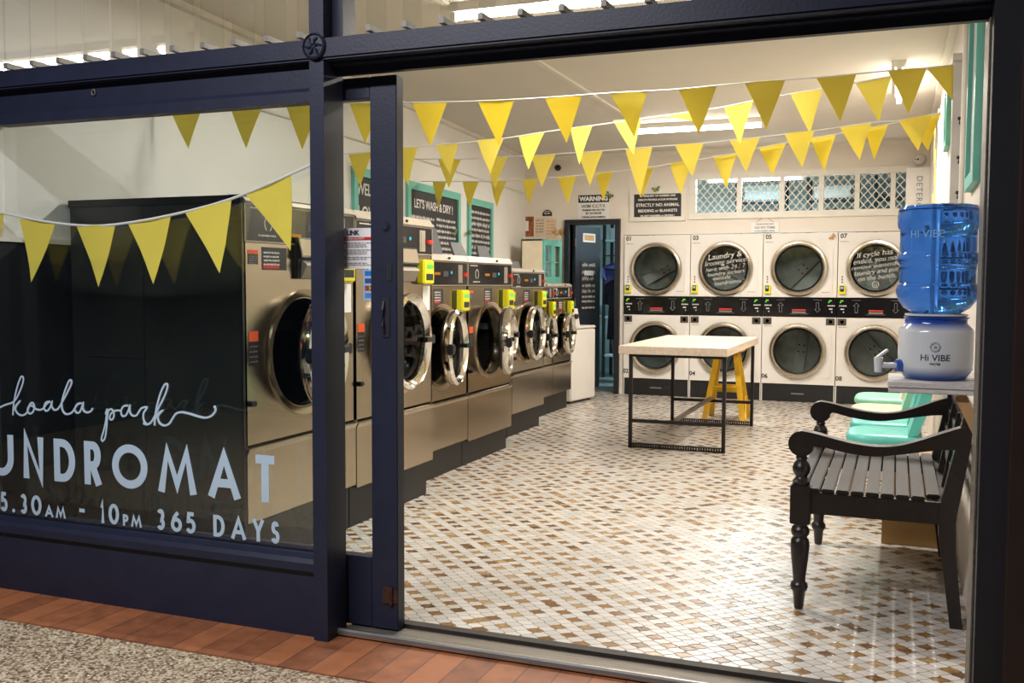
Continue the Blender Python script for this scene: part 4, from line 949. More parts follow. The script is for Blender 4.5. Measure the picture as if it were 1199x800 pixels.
# ============================================================== CHAIRS along the right wall
def chair(label, y, seat, back, edge, wd=.44, xs=-.26):
    t = thing('vinyl_chair', label, 'chair', (xs, y, 0), 0, 'vinyl chairs along the right wall')
    def cushion(x0, x1, w, levels, rf, rb_):      # slab with a rounded plan outline
        V, Fc = [], []; n = 0
        for z, ins in levels:
            ring = []
            for cx_, cy_, r, a0 in ((x1 - rb_, w / 2 - rb_, rb_, 0), (x0 + rf, w / 2 - rf, rf, 90), (x0 + rf, -w / 2 + rf, rf, 180), (x1 - rb_, -w / 2 + rb_, rb_, 270)):
                for k in range(7): a = radians(a0 + 15 * k); ring.append((cx_ + (r - ins) * cos(a), cy_ + (r - ins) * sin(a), z))
            n = len(ring); V += ring
        for i in range(len(levels) - 1): Fc += [(i * n + k, i * n + (k + 1) % n, (i + 1) * n + (k + 1) % n, (i + 1) * n + k) for k in range(n)]
        Fc += [tuple(range(n))[::-1], tuple(range((len(levels) - 1) * n, len(levels) * n))]
        return MB().add(V, Fc)
    cushion(0, .42, wd, ((.404, .012), (.412, .0), (.435, -.004), (.450, .004), (.460, .018), (.465, .04)), .13, .05).build('seat', seat, t, True)
    cushion(.012, .43, wd - .02, ((.355, .02), (.362, .004), (.40, .0), (.405, .006)), .12, .05).build('seat_base', edge, t, True)
    m = MB(); b = []
    prof = [(.34, .46), (.395, .47), (.45, .62), (.482, .80), (.468, .835), (.43, .82), (.385, .62)]
    m.prism(prof, lambda u, v, q: (u, -wd / 2 + .02 + q, v), wd - .04); m.build('backrest', back, t)
    m = MB()
    for k in range(4): y_ = -wd / 2 + .07 + k * (wd - .14) / 3; m.tube([(.37, y_, .49), (.39, y_, .62), (.435, y_, .815)], .008, 6)
    m.build('backrest_piping', back, t, True)
    for x, yy, dx in ((.04, -1, -.01), (.04, 1, -.01), (.38, -1, .04), (.38, 1, .04)):
        m = MB(); m.cyl((x + dx, yy * (wd / 2 - .04), 0), (x, yy * (wd / 2 - .06), .37), .011, .017, 10); m.build('leg', brace_wood, t, True)
chair('teal vinyl chair nearest the dark bench, its seat glimpsed between the two bench arms', 6.28, teal_vinyl, teal_vinyl, teal_vinyl)
chair('second teal vinyl chair, close behind the one nearest the dark bench', 6.82, teal_vinyl, teal_vinyl, grey_wood)
chair('cream vinyl chair between the teal chairs and the mint one, below the painted shelf', 7.5, cream_vinyl, mint_vinyl, cream_vinyl, .46, -.29)
chair('mint vinyl chair with a grey seat edge, the farthest of the row by the dryers', 8.32, mint_vinyl, cream_vinyl, grey_wood, .46, -.29)

# ============================================================== SHELF AND WATER
t = thing('wall_shelf', 'chipped white timber shelf on the right wall holding the water dispenser', 'shelf', (0.3, 3.46, 0.985))
m = MB(); m.rbox(-.32, -.0005, 0, .345, 0.017, .036, .002); m.rbox(-.318, -.0005, .003, .342, 0, .0165, .002); m.build('board', shelf_paint, t)
m = MB(); m.bar((-.098, .05, -.005), (-.012, .05, -.185), .035, .03, (0, 1, 0)); m.build('brace', brace_wood, t)['label'] = 'raw timber diagonal brace'
wx, wy, wz = .128, 3.635, 1.021
t = thing('water_dispenser', 'white and blue ceramic water crock with a tap on the painted shelf', 'water dispenser', (wx, wy, wz))
R_ = .118
m = MB(); m.lathe([(.088, 0), (.10, .006), (R_, .035), (R_ + .001, .07), (R_ + .001, .16), (R_ - .002, .172), (.102, .186), (.098, .192), (.098, .204), (.104, .208), (.104, .212), (.09, .212), (.085, .15), (.08, .02), (.0, .018)], (0, 0, 0), (0, 0, 1), 56, True)
m.build('crock', crock, t, True)
ta = Vector((-.93, -.36, 0)).normalized()
m = MB(); m.cyl(ta * (R_ - .01) + Vector((0, 0, .045)), ta * (R_ + .016) + Vector((0, 0, .045)), .024, .020, 20); m.build('tap_collar', pbr('blue_plastic', rgb(44, 86, 160), .3), t, True)
m = MB(); m.tube([tuple(ta * r + Vector((0, 0, .045))) for r in (R_ + .01, R_ + .04, R_ + .07)], .0095, 12)
m.cyl(ta * (R_ + .075) + Vector((0, 0, .022)), ta * (R_ + .075) + Vector((0, 0, .072)), .012, .015, 16); tp = m.build('tap', ceramic, t, True)
m = MB(); m.bar(ta * (R_ + .080) + Vector((0, 0, .072)), ta * (R_ + .045) + Vector((0, 0, .098)), .016, .007); m.build('tap_lever', ceramic, tp)
fw = Vector((wx, wy, 0)); vd = Vector((-wx, -wy, 0)).normalized(); rt_ = Vector((0, 0, 1)).cross(vd) * 1.0
def on_crock(mesh_o, rad):      # wrap flat lettering round the body
    for v in mesh_o.data.vertices:
        a = v.co.x / rad; r = rad + .0004 - v.co.y * 1
        d = (vd * cos(a) + rt_ * sin(a)); zz = v.co.z
        v.co = Vector((d.x * r, d.y * r, zz))
    return mesh_o
dk = pbr('dark_blue_glaze', rgb(52, 60, 92), .4)
on_crock(text('lettering', 'Hi VIBE', .030, dk, t, FACE_FRONT(.0, -.0003, .078)), R_ + .001)
on_crock(text('small_lettering', 'WATER', .010, dk, t, FACE_FRONT(.0, -.0003, .058)), R_ + .001)
m = MB(); f = lambda u, v, q: (u, -.0003 - q, v)
for k in range(8):
    a = k * pi / 4; ribbon(m, [(.0125 * cos(a + s) + .0035 * cos(a) , .114 + .0125 * sin(a + s) + .0035 * sin(a)) for s in (-.42, -.2, 0, .2, .42)], .0011, f, .0004)
ribbon(m, arc(0, .114, .012, .012, 0, 360, 24), .001, f, .0004); ribbon(m, arc(0, .114, .0035, .0035, 0, 360, 12), .0018, f, .0004)
on_crock(m.build('emblem', dk, t), R_ + .001)
t = thing('water_bottle', 'large blue ribbed water bottle upturned on the white and blue crock', 'water bottle', (wx, wy, wz + .2135))
RB = .128
prof = [(.03, .004), (.05, .005), (.075, .012), (.105, .03), (.122, .055), (.131, .08), (.132, .10), (.126, .113), (.122, .118), (.121, .16), (.123, .185), (.129, .192), (.131, .205), (.129, .218), (.122, .226), (.1215, .275), (.122, .306), (.128, .314), (.131, .33), (.131, .355), (.129, .366), (.130, .376), (.122, .388), (.100, .393), (.0, .388)]
prof = [(r, z * .957) for r, z in prof]
m = MB(); m.lathe(prof, (0, 0, 0), (0, 0, 1), 72, True, False); bo = m.build('bottle', bottle_m, t, True)
on_crock(text('embossing', 'HI VIBE', .036, pbr('pale_blue_emboss', rgb(140, 184, 232), .3), t, FACE_FRONT(-.038, -.0002, .274), ext=.0004), .1222)
m = MB(); m.lathe([(.095, 0), (.10, .003), (.10, .008), (.086, .010)], (0, 0, .0), (0, 0, 1), 40); m.build('seat_ring', ceramic, t, True)

# ============================================================== SIGNS ON THE BACK WALL
YS = YB0
def board(name, label, cat, a, b, frame, face, fw=.03, dep=.02, Y=YS):
    A, B = onY(*a, Y), onY(*b, Y); w, h = B.x - A.x, A.z - B.z
    t = thing(name, label, cat, (A.x, Y, B.z))
    if fw:
        m = MB(); m.box(0, w, -dep, -.0005, 0, fw); m.box(0, w, -dep, -.0005, h - fw, h); m.box(0, fw, -dep, -.0005, fw, h - fw); m.box(w - fw, w, -dep, -.0005, fw, h - fw); m.build('frame', frame, t)
    MB().box(fw, w - fw, -dep * .5, -.0005, fw, h - fw).build('panel', face, t)
    return t, w, h, -dep * .5 - .0004
t, w, h, y = board('warning_sign', 'black and white warning sign above the dark back doorway', 'sign', (677, 228.5), (713.5, 256.5), paper, paper, 0, .008)
MB().box(.004, w - .004, y - .001, y, h * .68, h - .004).build('heading_band', black_print, t)
text('heading', 'WARNING', .074, paper, t, FACE_FRONT(w / 2, y - .0016, h * .825), bold=.004)
for s_, zz, sz in (('HOBI C.C.T.V.', .53, .05), ('PREMISES PROTECTED', .37, .029), ('BY 24 HOUR', .24, .036), ('SURVEILLANCE CAMERAS', .09, .026)):
    text('body_line', s_, sz, black_print, t, FACE_FRONT(w / 2, y - .0006, h * zz), bold=.0012)
p = onY(714, 229, YS - .01); butterfly('small green butterfly on the corner of the warning sign', p.x, YS - .012, p.z, .06, green_w, -.6)
t, w, h, y = board('notice_board', 'small white framed chalkboard forbidding animal bedding, left of the hatch window', 'notice board', (738, 223), (803, 258.5), wood_white, board_black, .052, .024)
for s_, zz, sz, sh in (('BY REQUEST OF NUMBER ONE', .80, .031, 0), ('HEALTH PROFILE of OUR PATRONS', .68, .03, 0), ('STRICTLY NO ANIMAL', .51, .052, 0), ('BEDDING or BLANKETS', .33, .045, 0), ('IN ANY WASHERS or DRYERS !', .17, .03, 0)):
    text('chalk_line', s_, sz, chalk, t, FACE_FRONT(w / 2, y - .0006, h * zz), bold=.001)
p = onY(769, 222, YS - .01); butterfly('small green butterfly on top of the white framed animal bedding notice', p.x, YS - .024, p.z, .055, green_w, .2)
t, w, h, y = board('hanging_sign', 'small white hanging sign on a string under the hatch window', 'sign', (879.5, 260.5), (912, 272), paper, paper, 0, .012, YS - .012)
for s_, zz, sz in (('PLEASE NOTE THAT', .8, .022), ('NO PET ITEMS', .46, .036), ('IN THE WASHERS / DRYERS', .14, .018)): text('sign_line', s_, sz, grey_print, t, FACE_FRONT(w / 2, y - .0006, h * zz), bold=.0008)
m = MB(); m.tube([(w * .2, -.006, h), (w * .48, .004, h + .075), (w * .8, -.006, h)], .0025, 6); m.build('string', grey_timber, t)

# smoke alarm, camera, detergent cabinet
p = onY(1076.5, 187, YS); t = thing('smoke_alarm', 'round white smoke alarm high on the back wall by the right corner', 'smoke alarm', (p.x, YS, p.z))
m = MB(); m.lathe([(.062, -.0005), (.062, -.015), (.052, -.032), (.03, -.04), (.0, -.042)], (0, 0, 0), (0, 1, 0), 32); m.build('housing', enamel, t, True)
m = MB(); m.lathe([(.01, -.044), (.01, -.035)], (-.015, 0, 0), (0, 1, 0), 12, True); m.lathe([(.006, -.044), (.006, -.03)], (-.04, 0, 0), (0, 1, 0), 12, True); m.build('sensor', black_plas, t)
p = onY(653.5, 197, YS); t = thing('security_camera', 'small dark security camera under the ceiling above the doorway', 'camera', (p.x, YS, p.z))
m = MB(); m.box(-.03, .03, -.015, -.0005, -.04, .04); m.build('bracket', enamel, t)
m = MB(); m.lathe([(.035, 0), (.04, -.03), (.036, -.06), (.02, -.078), (.0, -.08)], (.01, -.01, 0), (0, 1, 0), 20); m.build('dome', black_gloss, t, True)
p, q = onY(1061.5, 196.5, 11.36), onY(1092, 260, 11.36)
t = thing('detergent_dispenser', 'tall white detergent cabinet with sideways lettering in the back right corner', 'dispenser', (p.x, 11.36, 2.0))
MB().rbox(0, q.x - p.x, 0, .238, 0, p.z - 2.0, .006).build('cabinet', enamel, t)
m = MB(); m.box(.006, q.x - p.x - .006, -.005, .001, .02, p.z - 2.03); m.build('door', enamel, t)
text('lettering', 'DETERGENT', .085, grey_print, t, face_mtx(((q.x - p.x) * .48, -.0058, .24), (0, 0, -1), (1, 0, 0)), spacing=1.15)

# ============================================================== HATCH WINDOW
wn = thing('window_2', 'long white hatch window with diamond mesh in the back wall', 'window', (-2.27, YS, 2.15)); wn['kind'] = 'structure'
W2, H2 = 2.40, .45
m = MB(); m.box(-.035, W2 + .035, -.022, .06, -.045, .03); m.box(-.035, W2 + .035, -.022, .06, H2 - .03, H2 + .04); m.box(-.035, .045, -.022, .06, .03, H2 - .03); m.box(W2 - .05, W2 + .035, -.022, .06, .03, H2 - .03)
xs = [onY(px, 232, YS).x + 2.27 for px in (865.5, 915.5, 961.5, 1003.5, 1045.5)]
for x in xs: m.box(x - .026, x + .026, -.012, .05, .03, H2 - .03)
m.build('window_frame', wood_white, wn)
lo = [.045] + [x + .026 for x in xs]; hi = [x - .026 for x in xs] + [W2 - .05]
for a, b in zip(lo, hi):
    m = MB(); px_, pz_ = .086, .102; z0, z1 = .03, H2 - .03
    for sgn_ in (1, -1):
        k = -12
        while k < 14:
            x0 = k * px_; pts = []
            # line x = x0 + sgn*(z-z0)*px/pz clipped to the pane
            s = sgn_ * px_ / pz_; za, zb_ = z0, z1
            xa = a + x0 + (0 if sgn_ > 0 else px_)
            ts = sorted([((a - xa) / s), ((b - xa) / s)]); u0, u1 = max(0, ts[0]), min(z1 - z0, ts[1])
            if u1 - u0 > .01: m.bar((xa + s * u0, .0 + .004 * sgn_, z0 + u0), (xa + s * u1, .004 * sgn_, z0 + u1), .0095, .004, (0, 1, 0))
            k += 1
    m.build('security_mesh', wood_white, wn)
# the rear room seen through the hatch and the doorway
for i, x in enumerate((-3.9, -2.05, -1.12, -.28)):
    t = thing('storage_rack', ('dark storage rack of boxes glimpsed through the open back doorway', 'dark storage rack behind the left end of the hatch window', 'dark storage rack behind the middle of the hatch window', 'dark storage rack behind the right end of the hatch window')[i], 'shelving', (x, 13.55, 0))
    for sx in (0, .62):
        for sy in (0, .4): MB().box(sx - .02, sx + .02, sy - .02, sy + .02, 0, 2.75).build('upright', dark_in, t)
    for z in (.3, .85, 1.4, 1.95, 2.45): MB().box(-.02, .64, -.02, .42, z, z + .025).build('shelf_board', room_blue if i == 0 else grey_lid, t)
bxm = [pbr('rear_box_%d' % k, c, .6) for k, c in enumerate((rgb(150, 176, 182), rgb(96, 110, 116), rgb(190, 206, 208), rgb(60, 66, 70), rgb(110, 90, 66), rgb(58, 66, 130)))]
def crate(label, x, y, z, w, d, h, mt, cat='box'):
    t = thing('storage_box', label, cat, (x, y, z)); MB().rbox(0, w, 0, d, 0, h, .01).build('bin', mt, t); MB().rbox(-.008, w + .008, -.008, d + .008, h - .045, h + .004, .006).build('lid', mt, t)
for i, (x, z, w, h, k, lab) in enumerate(((-3.84, 1.976, .2, .16, 0, 'pale box on the upper shelf inside the back doorway'), (-3.56, 1.976, .2, .22, 3, 'dark box on the upper shelf inside the back doorway'), (-3.84, 1.426, .18, .2, 2, 'white box on the middle shelf inside the back doorway'), (-3.56, .876, .24, .3, 1, 'grey box on the low shelf inside the back doorway'), (-1.95, 2.476, .5, .2, 0, 'pale box on top of the rack behind the left hatch panes'), (-1.05, 2.476, .46, .16, 2, 'white box on top of the rack behind the middle hatch panes'), (-.22, 2.476, .5, .2, 1, 'grey box on top of the rack behind the right hatch panes'), (-1.0, 1.976, .5, .32, 0, 'pale blue box on the rack below the middle hatch panes'))):
    crate(lab, x, 13.6, z, w, .3, h, bxm[k])
t = thing('laundry_tub', 'dull tan tub on the floor inside the back doorway', 'tub', (-3.42, 12.95, .0)); m = MB(); m.lathe([(.0, .28), (.15, .28), (.19, .62), (.20, .62), (.155, .26), (0, .26)], (0, 0, 0), n=28); m.build('tub', bxm[4], t, True)
m = MB()
for a in range(4): m.cyl((.13 * cos(a * pi / 2 + .5), .13 * sin(a * pi / 2 + .5), 0), (.12 * cos(a * pi / 2 + .5), .12 * sin(a * pi / 2 + .5), .29), .012)
m.build('stand', dark_in, t)
t = thing('hose', 'grey drain hose hanging inside the back doorway', 'hose', (-3.36, 12.6, 0)); m = MB(); m.tube(smooth_path([(.0, .0, .75), (-.02, .0, .5), (.02, 0, .25), (.05, .0, .05), (.12, .02, .016)], 5), .014, 8); m.build('pipe', grey_lid, t, True)
def garment(label, x, y, z, w, h, mt):
    t = thing('hanging_garment', label, 'clothing', (x, y, z))
    pr = [(-.16, 0), (.16, 0), (.5, -.10), (.56, -.42), (.40, -.44), (.36, -.2), (.42, -1), (-.42, -1), (-.36, -.2), (-.40, -.44), (-.56, -.42), (-.5, -.10)]
    m = MB(); n = 5; V = []; Fc = []
    m.prism([(u * w, v * h) for u, v in pr], lambda u, v, q: (u, q * (1 - .3 * abs(u) / w) + .02 * sin(u * 40), v), .09); m.build('shirt', mt, t)
    m = MB(); m.tube([(-w * .4, .045, -.05 * h), (0, .045, .02), (w * .4, .045, -.05 * h)], .006, 6); m.tube([(0, .045, .02), (0, .045, .06), (.02, .045, .09), (.0, .045, .11)], .004, 6); m.build('hanger', dark_in, t)
    m = MB(); m.box(-w * .5, w * .5, .03, .06, .105, .12); m.build('rail', dark_in, t)
garment('dark navy shirt hanging against the right side of the back doorway', -3.40, 12.66, 1.42, .46, .82, cloth_navy)
garment('blue shirt hanging deeper inside the back doorway', -3.62, 13.1, 1.62, .34, .45, bxm[5])
# back door leaf standing open into the rear room
dl = thing('door_2', 'dark back door standing open into the rear room', 'door', (-3.775, 11.69, 0.01), radians(75)); dl['kind'] = 'structure'
MB().rbox(0, .60, -.04, 0, 0, 2.055, .003).build('leaf', pbr('dark_door_paint', rgb(40, 44, 54), .45), dl)
m = MB(); m.box(.12, .48, -.048, -.040, .98, 1.62); m.build('chalk_panel', board_black, dl)
m = MB(); f = lambda u, v, q: (u, -.0485 - q, v)
for i, (zz, hh) in enumerate(((1.57, .05), (1.48, .05), (1.40, .05), (1.31, .04), (1.24, .045), (1.17, .03), (1.11, .03), (1.03, .025))): scribble(m, f, .15, .46, zz, hh, .007, 40 + i)
m.build('chalk_writing', chalk, dl)
m = MB(); m.box(.2, .42, -.05, -.0405, 1.44, 1.5); m.build('taped_label', paper, dl)
m = MB(); m.box(.17, .46, -.048, -.0405, 1.86, 1.97); pl_ = m.build('door_plate', paper, dl); m = MB(); m.box(.2, .43, -.0495, -.047, 1.88, 1.95); m.build('plate_print', orange_w, pl_)
m = MB(); m.cyl((.54, -.04, .92), (.54, -.075, .92), .012); m.lathe([(0, -.035), (.02, -.03), (.026, -.012), (.02, 0)], (.54, -.075, .92), (0, 1, 0), 16); m.build('door_knob', chrome, dl, True)
m = MB()
for z in (.3, 1.05, 1.8): m.cyl((-.003, -.042, z), (-.003, -.042, z + .1), .008)
m.build('door_hinge', alu, dl)

# ============================================================== LEFT WALL
U = Vector((-.0775, 1, 0)).normalized(); NL = Vector((1, .0775, 0)).normalized(); RZ = math.atan2(U.y, U.x) - pi / 2
def hitL(px, py):
    d = ray(px, py); k = (-4.07 + .0775 * 7.73) / (d.x + .0775 * d.y); return EYEV + d * k
# on the wall, local x runs out of the wall, local y along it, z up
def lboard(label, a, b, zlo=None, name='chalkboard', fw=.07):
    A, B = hitL(*a), hitL(*b); z1 = A.z; z0 = zlo if zlo else B.z
    L_ = (Vector((B.x, B.y)) - Vector((A.x, A.y))).length; h = z1 - z0
    t = thing(name, label, 'chalkboard', (A.x, A.y, z0), RZ)
    for nm, bxx in (('s', (0, L_, 0, fw)), ('s', (0, L_, h - fw, h)), ('s', (0, fw, fw, h - fw)), ('s', (L_ - fw, L_, fw, h - fw))): pass
    m = MB(); m.box(.001, .03, 0, L_, 0, fw); m.box(.001, .03, 0, L_, h - fw, h); m.box(.001, .03, 0, fw, fw, h - fw); m.box(.001, .03, L_ - fw, L_, fw, h - fw); m.build('frame', teal, t)
    MB().box(.001, .014, fw, L_ - fw, fw, h - fw).build('board', board_black, t)
    return t, L_, h
FR = lambda x, y, z: face_mtx((x, y, z), (0, 1, 0), (0, 0, 1))
fL = lambda u, v, q: (.0145 + q, u, v)
t, L_, h = lboard('teal framed chalkboard with a welcome greeting, seen through the sliding door glass', (411, 194), (458, 204), 1.55)
text('chalk_writing', 'WELCOME', .132, chalk, t, FR(.0148, L_ / 2, h - .17), bold=.002, spacing=.95)
text('chalk_writing', 'LOVED', .15, chalk, t, FR(.0148, L_ * .42, h - .36), bold=.002)
m = MB()
for i, q in enumerate((.47, .56, .64)): scribble(m, fL, .1, L_ - .12, h - q, .035, .009, i)
m.build('chalk_lines', chalk, t)
t, L_, h = lboard('wide teal framed chalkboard of washing instructions, the largest on the left wall', (474.5, 211), (536.5, 225), 1.50)
text('chalk_writing', "LET'S WASH & DRY !", .112, chalk, t, FR(.0148, L_ * .49, h - .19), bold=.002, spacing=.98)
m = MB()
for i in range(9):
    scribble(m, fL, .10, L_ * .5 - .02, h - .31 - .055 * i, .026, .008, i)
m.build('chalk_lines', chalk, t); m = MB()
for i in range(9): scribble(m, fL, L_ * .5 + .04, L_ - .12, h - .30 - .055 * i, .026, .008, 20 + i)
m.build('chalk_lines', chalk, t)
t, L_, h = lboard('narrow teal framed chalkboard, farthest of the three on the left wall', (546.5, 231), (575, 236), 1.36)
m = MB()
for i in range(11): scribble(m, fL, .09, L_ - .09, h - .14 - .062 * i, .045 if i in (2, 4, 6) else .028, .009 if i in (2, 4, 6) else .007, i * 3)
m.build('chalk_lines', chalk, t)
for px, py, lab in ((528, 272, 'small green butterfly on the right edge of the wide chalkboard'), (545, 273, 'small green butterfly on the left edge of the narrow chalkboard')):
    q = hitL(px, py); butterfly(lab, q.x + .034, q.y, q.z, .05, green_w, .3, RZ + pi / 2)

# teal cabinet, notices above it
p0 = onY(637, 300, 10.85); xf_ = p0.x
t = thing('wall_cabinet', 'cream wall cabinet with teal glazed doors in the back left corner', 'cabinet', (xf_, 10.85, 1.335))
D_, WC, HC = .285, .66, .53
m = MB(); m.box(-D_, -.022, 0, .018, 0, HC); m.box(-D_, -.022, WC - .018, WC, 0, HC); m.box(-D_, -.022, 0, WC, 0, .018); m.box(-D_, -.022, 0, WC, HC - .018, HC); m.box(-D_, -D_ + .01, 0, WC, 0, HC); m.box(-D_ + .01, -.03, .02, WC - .02, .26, .272); m.build('carcass', pbr('cream_cabinet', rgb(238, 224, 196), .45), t)
for k in range(2):
    a = WC / 2 * k + .003; b = WC / 2 * (k + 1) - .003; m = MB()
    m.box(-.022, 0, a, a + .055, .0, HC); m.box(-.022, 0, b - .055, b, .0, HC); m.box(-.022, 0, a + .055, b - .055, 0, .09); m.box(-.022, 0, a + .055, b - .055, HC - .07, HC)
    d = m.build('door', teal, t); MB().box(-.014, -.010, a + .07, b - .07, .09, HC - .07).build('pane', glass_cab, d)
    m = MB(); m.cyl((0, b - .035 if k == 0 else a + .035, .27), (.015, b - .035 if k == 0 else a + .035, .27), .009); m.build('door_knob', chrome, d)
m = MB(); m.box(-D_ + .0, .02, -.01, WC + .01, -.04, -.002); m.build('ledge', brace_wood, t)
for k, (yy, zz, hh, mt) in enumerate(((.12, .018, .2, paper), (.13, .272, .18, paper), (.45, .018, .16, grey_lid), (.47, .272, .2, black_plas))):
    q = thing('bottle', ('white bottle on the lower left of the teal cabinet', 'white bottle on the upper left of the teal cabinet', 'grey bottle on the lower right of the teal cabinet', 'black bottle on the upper right of the teal cabinet')[k], 'bottle', (xf_ - .15, 10.85 + yy, 1.335 + zz))
    m = MB(); m.lathe([(.035, 0), (.04, .01), (.04, hh * .7), (.016, hh * .82), (.016, hh)], n=20, capa=True, capb=True); m.build('body', mt, q, True); m = MB(); m.cyl((0, 0, hh), (0, 0, hh + .025), .02); m.build('cap', teal, q)
def flat(name, label, cat, a, b, mt, Y=YS):
    A, B = onY(*a, Y), onY(*b, Y); t = thing(name, label, cat, (A.x, Y, B.z)); w, h = B.x - A.x, A.z - B.z
    MB().box(0, w, -.004, -.0004, 0, h).build('sheet', mt, t); return t, w, h
t, w, h = flat('poster', 'brown patterned poster with a pale centre left of the back doorway', 'poster', (607.5, 254), (625, 277), pbr('brown_poster', rgb(150, 88, 52), .6, 0, .5, 22))
MB().box(w * .28, w * .66, -.0052, -.0035, h * .28, h * .78).build('pale_centre', paper, t)
for i, (a, b, lab) in enumerate((((626.5, 255), (638, 277), 'pale paper notice in the middle above the teal cabinet'), ((639, 256), (651.5, 280), 'pale paper notice with rust coloured marks by the back doorway'))):
    t, w, h = flat('notice', lab, 'notice', a, b, pbr('aged_paper_%d' % i, rgb(222, 200, 172), .7, 0, .06, 20))
    m = MB(); f = lambda u, v, q: (u, -.0042 - q, v)
    for k in range(5): scribble(m, f, w * .1, w * .9, h * (.85 - .15 * k), .016, .005, k + 7 * i)
    m.build('print', grey_print if i == 0 else orange_w, t)
p = onY(655.5, 272, YS); butterfly('brown butterfly ornament beside the paper notices at the back doorway', p.x, YS, p.z, .075, orange_w, .1)
p = onY(641, 253, YS); t = thing('plaque', 'small black half-round plaque above the paper notices', 'plaque', (p.x, YS, p.z))
m = MB(); m.prism([(-.062, 0), (.062, 0)] + arc(0, .015, .062, .062, 0, 180, 12), lambda u, v, q: (u, -.012 + q, v), .0116); m.build('plate', black_plas, t); m = MB(); scribble(m, lambda u, v, q: (u, -.0125 - q, v), -.04, .04, .03, .016, .005, 3); scribble(m, lambda u, v, q: (u, -.0125 - q, v), -.03, .03, .055, .012, .004, 4); m.build('print', chalk, t)
for i, (px, py, hh, lab) in enumerate(((601.5, 296, .17, 'white wall switch plate left of the cream cabinet, the upper one'), (600.5, 311, .09, 'white wall switch plate left of the cream cabinet, the lower one'))):
    q = hitL(px, py); t = thing('switch_plate', lab, 'switch', (q.x, q.y, q.z), RZ); m = MB(); m.rbox(.0005, .01, -.06, .06, -hh / 2 - .02, hh / 2, .003); m.build('plate', enamel, t)
    m = MB(); m.box(.01, .014, -.02, .02, -.03, .01); m.build('rocker', paper, t)

# ============================================================== RIGHT WALL
t = thing('picture_frame', 'teal framed board on the right wall just inside the doorway', 'picture', (0.3, 4.33, 1.755))
L_, h = .53, .95
m = MB(); m.box(-.03, -.0005, 0, L_, 0, .055); m.box(-.03, -.0005, 0, L_, h - .055, h); m.box(-.03, -.0005, 0, .055, .055, h - .055); m.box(-.03, -.0005, L_ - .055, L_, .055, h - .055); m.build('frame', teal, t)
MB().box(-.012, -.0005, .055, L_ - .055, .055, h - .055).build('board', pbr('grey_board', rgb(176, 178, 178), .35, 0, .1, 6), t)
t = thing('picture_frame', 'small teal framed picture farther along the right wall, past the white post', 'picture', (0.3, 7.0, 2.25)); L_, h = .4, .42
m = MB(); m.box(-.03, -.0005, 0, L_, 0, .04); m.box(-.03, -.0005, 0, L_, h - .04, h); m.box(-.03, -.0005, 0, .04, .04, h - .04); m.box(-.03, -.0005, L_ - .04, L_, .04, h - .04); m.build('frame', teal, t)
MB().box(-.012, -.0005, .04, L_ - .04, .04, h - .04).build('board', paper, t)
m = MB(); m.rbox(.245, .2995, 5.60, 5.69, 1.15, 2.50, .004); m.box(.240, .2995, 5.585, 5.70, 2.495, 2.53); struct(m.build('pillar_wall', pbr('grey_white_post', rgb(206, 203, 198), .5, 0, .06, 8)))
for k, z in enumerate((2.2, 2.0, 1.82, 1.64)):
    t = thing('wall_hook', ('small metal hook on the white post, topmost of four', 'small metal hook on the white post, second from the top', 'small metal hook on the white post, third from the top', 'small metal hook on the white post, lowest of four')[k], 'hook', (.28, 5.6, z)); m = MB(); m.tube([(0, 0, 0), (0, -.03, -.005), (0, -.034, -.025), (0, -.02, -.032)], .0035, 6); m.lathe([(.009, 0), (.009, -.004)], (0, 0, 0), (0, 1, 0), 10, False, True); m.build('peg', black_plas, t)
m = MB(); m.tube([(.285, 5.35, .0), (.285, 5.35, ZC)], .012, 8); struct(m.build('trim_12', wood_white))

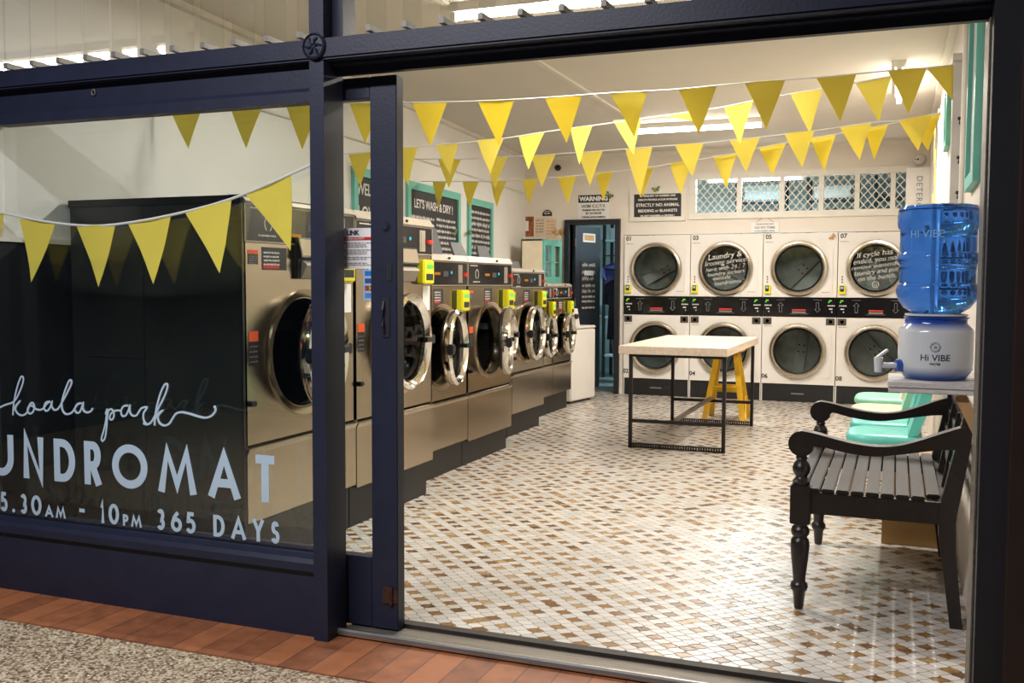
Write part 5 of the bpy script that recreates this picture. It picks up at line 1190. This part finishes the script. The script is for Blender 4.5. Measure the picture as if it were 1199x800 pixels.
# ============================================================== LIGHTS
def batten(label, a, b, z=ZC, watts=None):
    a, b = Vector((*a, 0)), Vector((*b, 0)); c = (a + b) / 2; L = (b - a).length; d = (b - a).normalized(); rz = math.atan2(d.y, d.x)
    t = thing('fluorescent_light', label, 'light', (c.x, c.y, z), rz)
    m = MB(); m.prism([(-.045, -.0005), (-.03, -.045), (.03, -.045), (.045, -.0005)], lambda u, v, q: (-L / 2 + q, u, v), L); m.build('batten', lamp_body, t)
    m = MB(); m.cyl((-L / 2 + .03, 0, -.072), (L / 2 - .03, 0, -.072), .018, None, 8); m.build('tube', lamp_tube, t)
    m = MB(); m.box(-L / 2, -L / 2 + .035, -.018, .018, -.095, -.044); m.box(L / 2 - .035, L / 2, -.018, .018, -.095, -.044); m.build('end_holder', lamp_body, t)
batten('long fluorescent light across the ceiling near the shop front', (-2.40, 5.15), (-1.10, 5.15))
batten('fluorescent light across the ceiling in front of the dryers', (-2.47, 9.6), (-1.20, 9.6))
batten('fluorescent light running along the ceiling beside the right wall', (-.02, 7.5), (-.02, 8.75))
batten('fluorescent light in the rear room behind the hatch window', (-2.3, 12.7), (-1.1, 12.7), 2.735)
# awning light over the footpath
t = thing('street_awning_light', 'awning light over the footpath outside', 'light', (-2.2, 1.0, 3.15))
m = MB(); m.box(-1.1, 1.1, -.11, .11, .01, .06); m.build('batten', lamp_body, t)
def area(name, loc, sx, sy, energy, col, rot=(0, 0, 0)):
    l = bpy.data.lights.new(name, 'AREA'); l.shape = 'RECTANGLE'; l.size = sx; l.size_y = sy; l.energy = energy; l.color = col
    o = bpy.data.objects.new(name, l); COL.objects.link(o); o.location = loc; o.rotation_euler = rot; return o
WARM = (1.0, .935, .855)
area('shop_front_lamp', (-1.75, 5.15, ZC - .10), 1.2, .05, 84, WARM)
area('dryer_side_lamp', (-1.84, 9.6, ZC - .10), 1.2, .05, 72, WARM)
area('right_side_lamp', (-.02, 8.1, ZC - .10), .05, 1.2, 72, WARM)
area('rear_room_lamp', (-1.7, 12.7, 2.62), 1.1, .05, 110, (.72, .92, 1.0))
area('awning_lamp', (-2.2, 1.0, 3.15), 2.2, .2, 165, (.97, .95, 1.0))
w = bpy.data.worlds.new('night'); SC.world = w; w.use_nodes = True
w.node_tree.nodes['Background'].inputs[0].default_value = (.35, .45, .75, 1); w.node_tree.nodes['Background'].inputs[1].default_value = .02
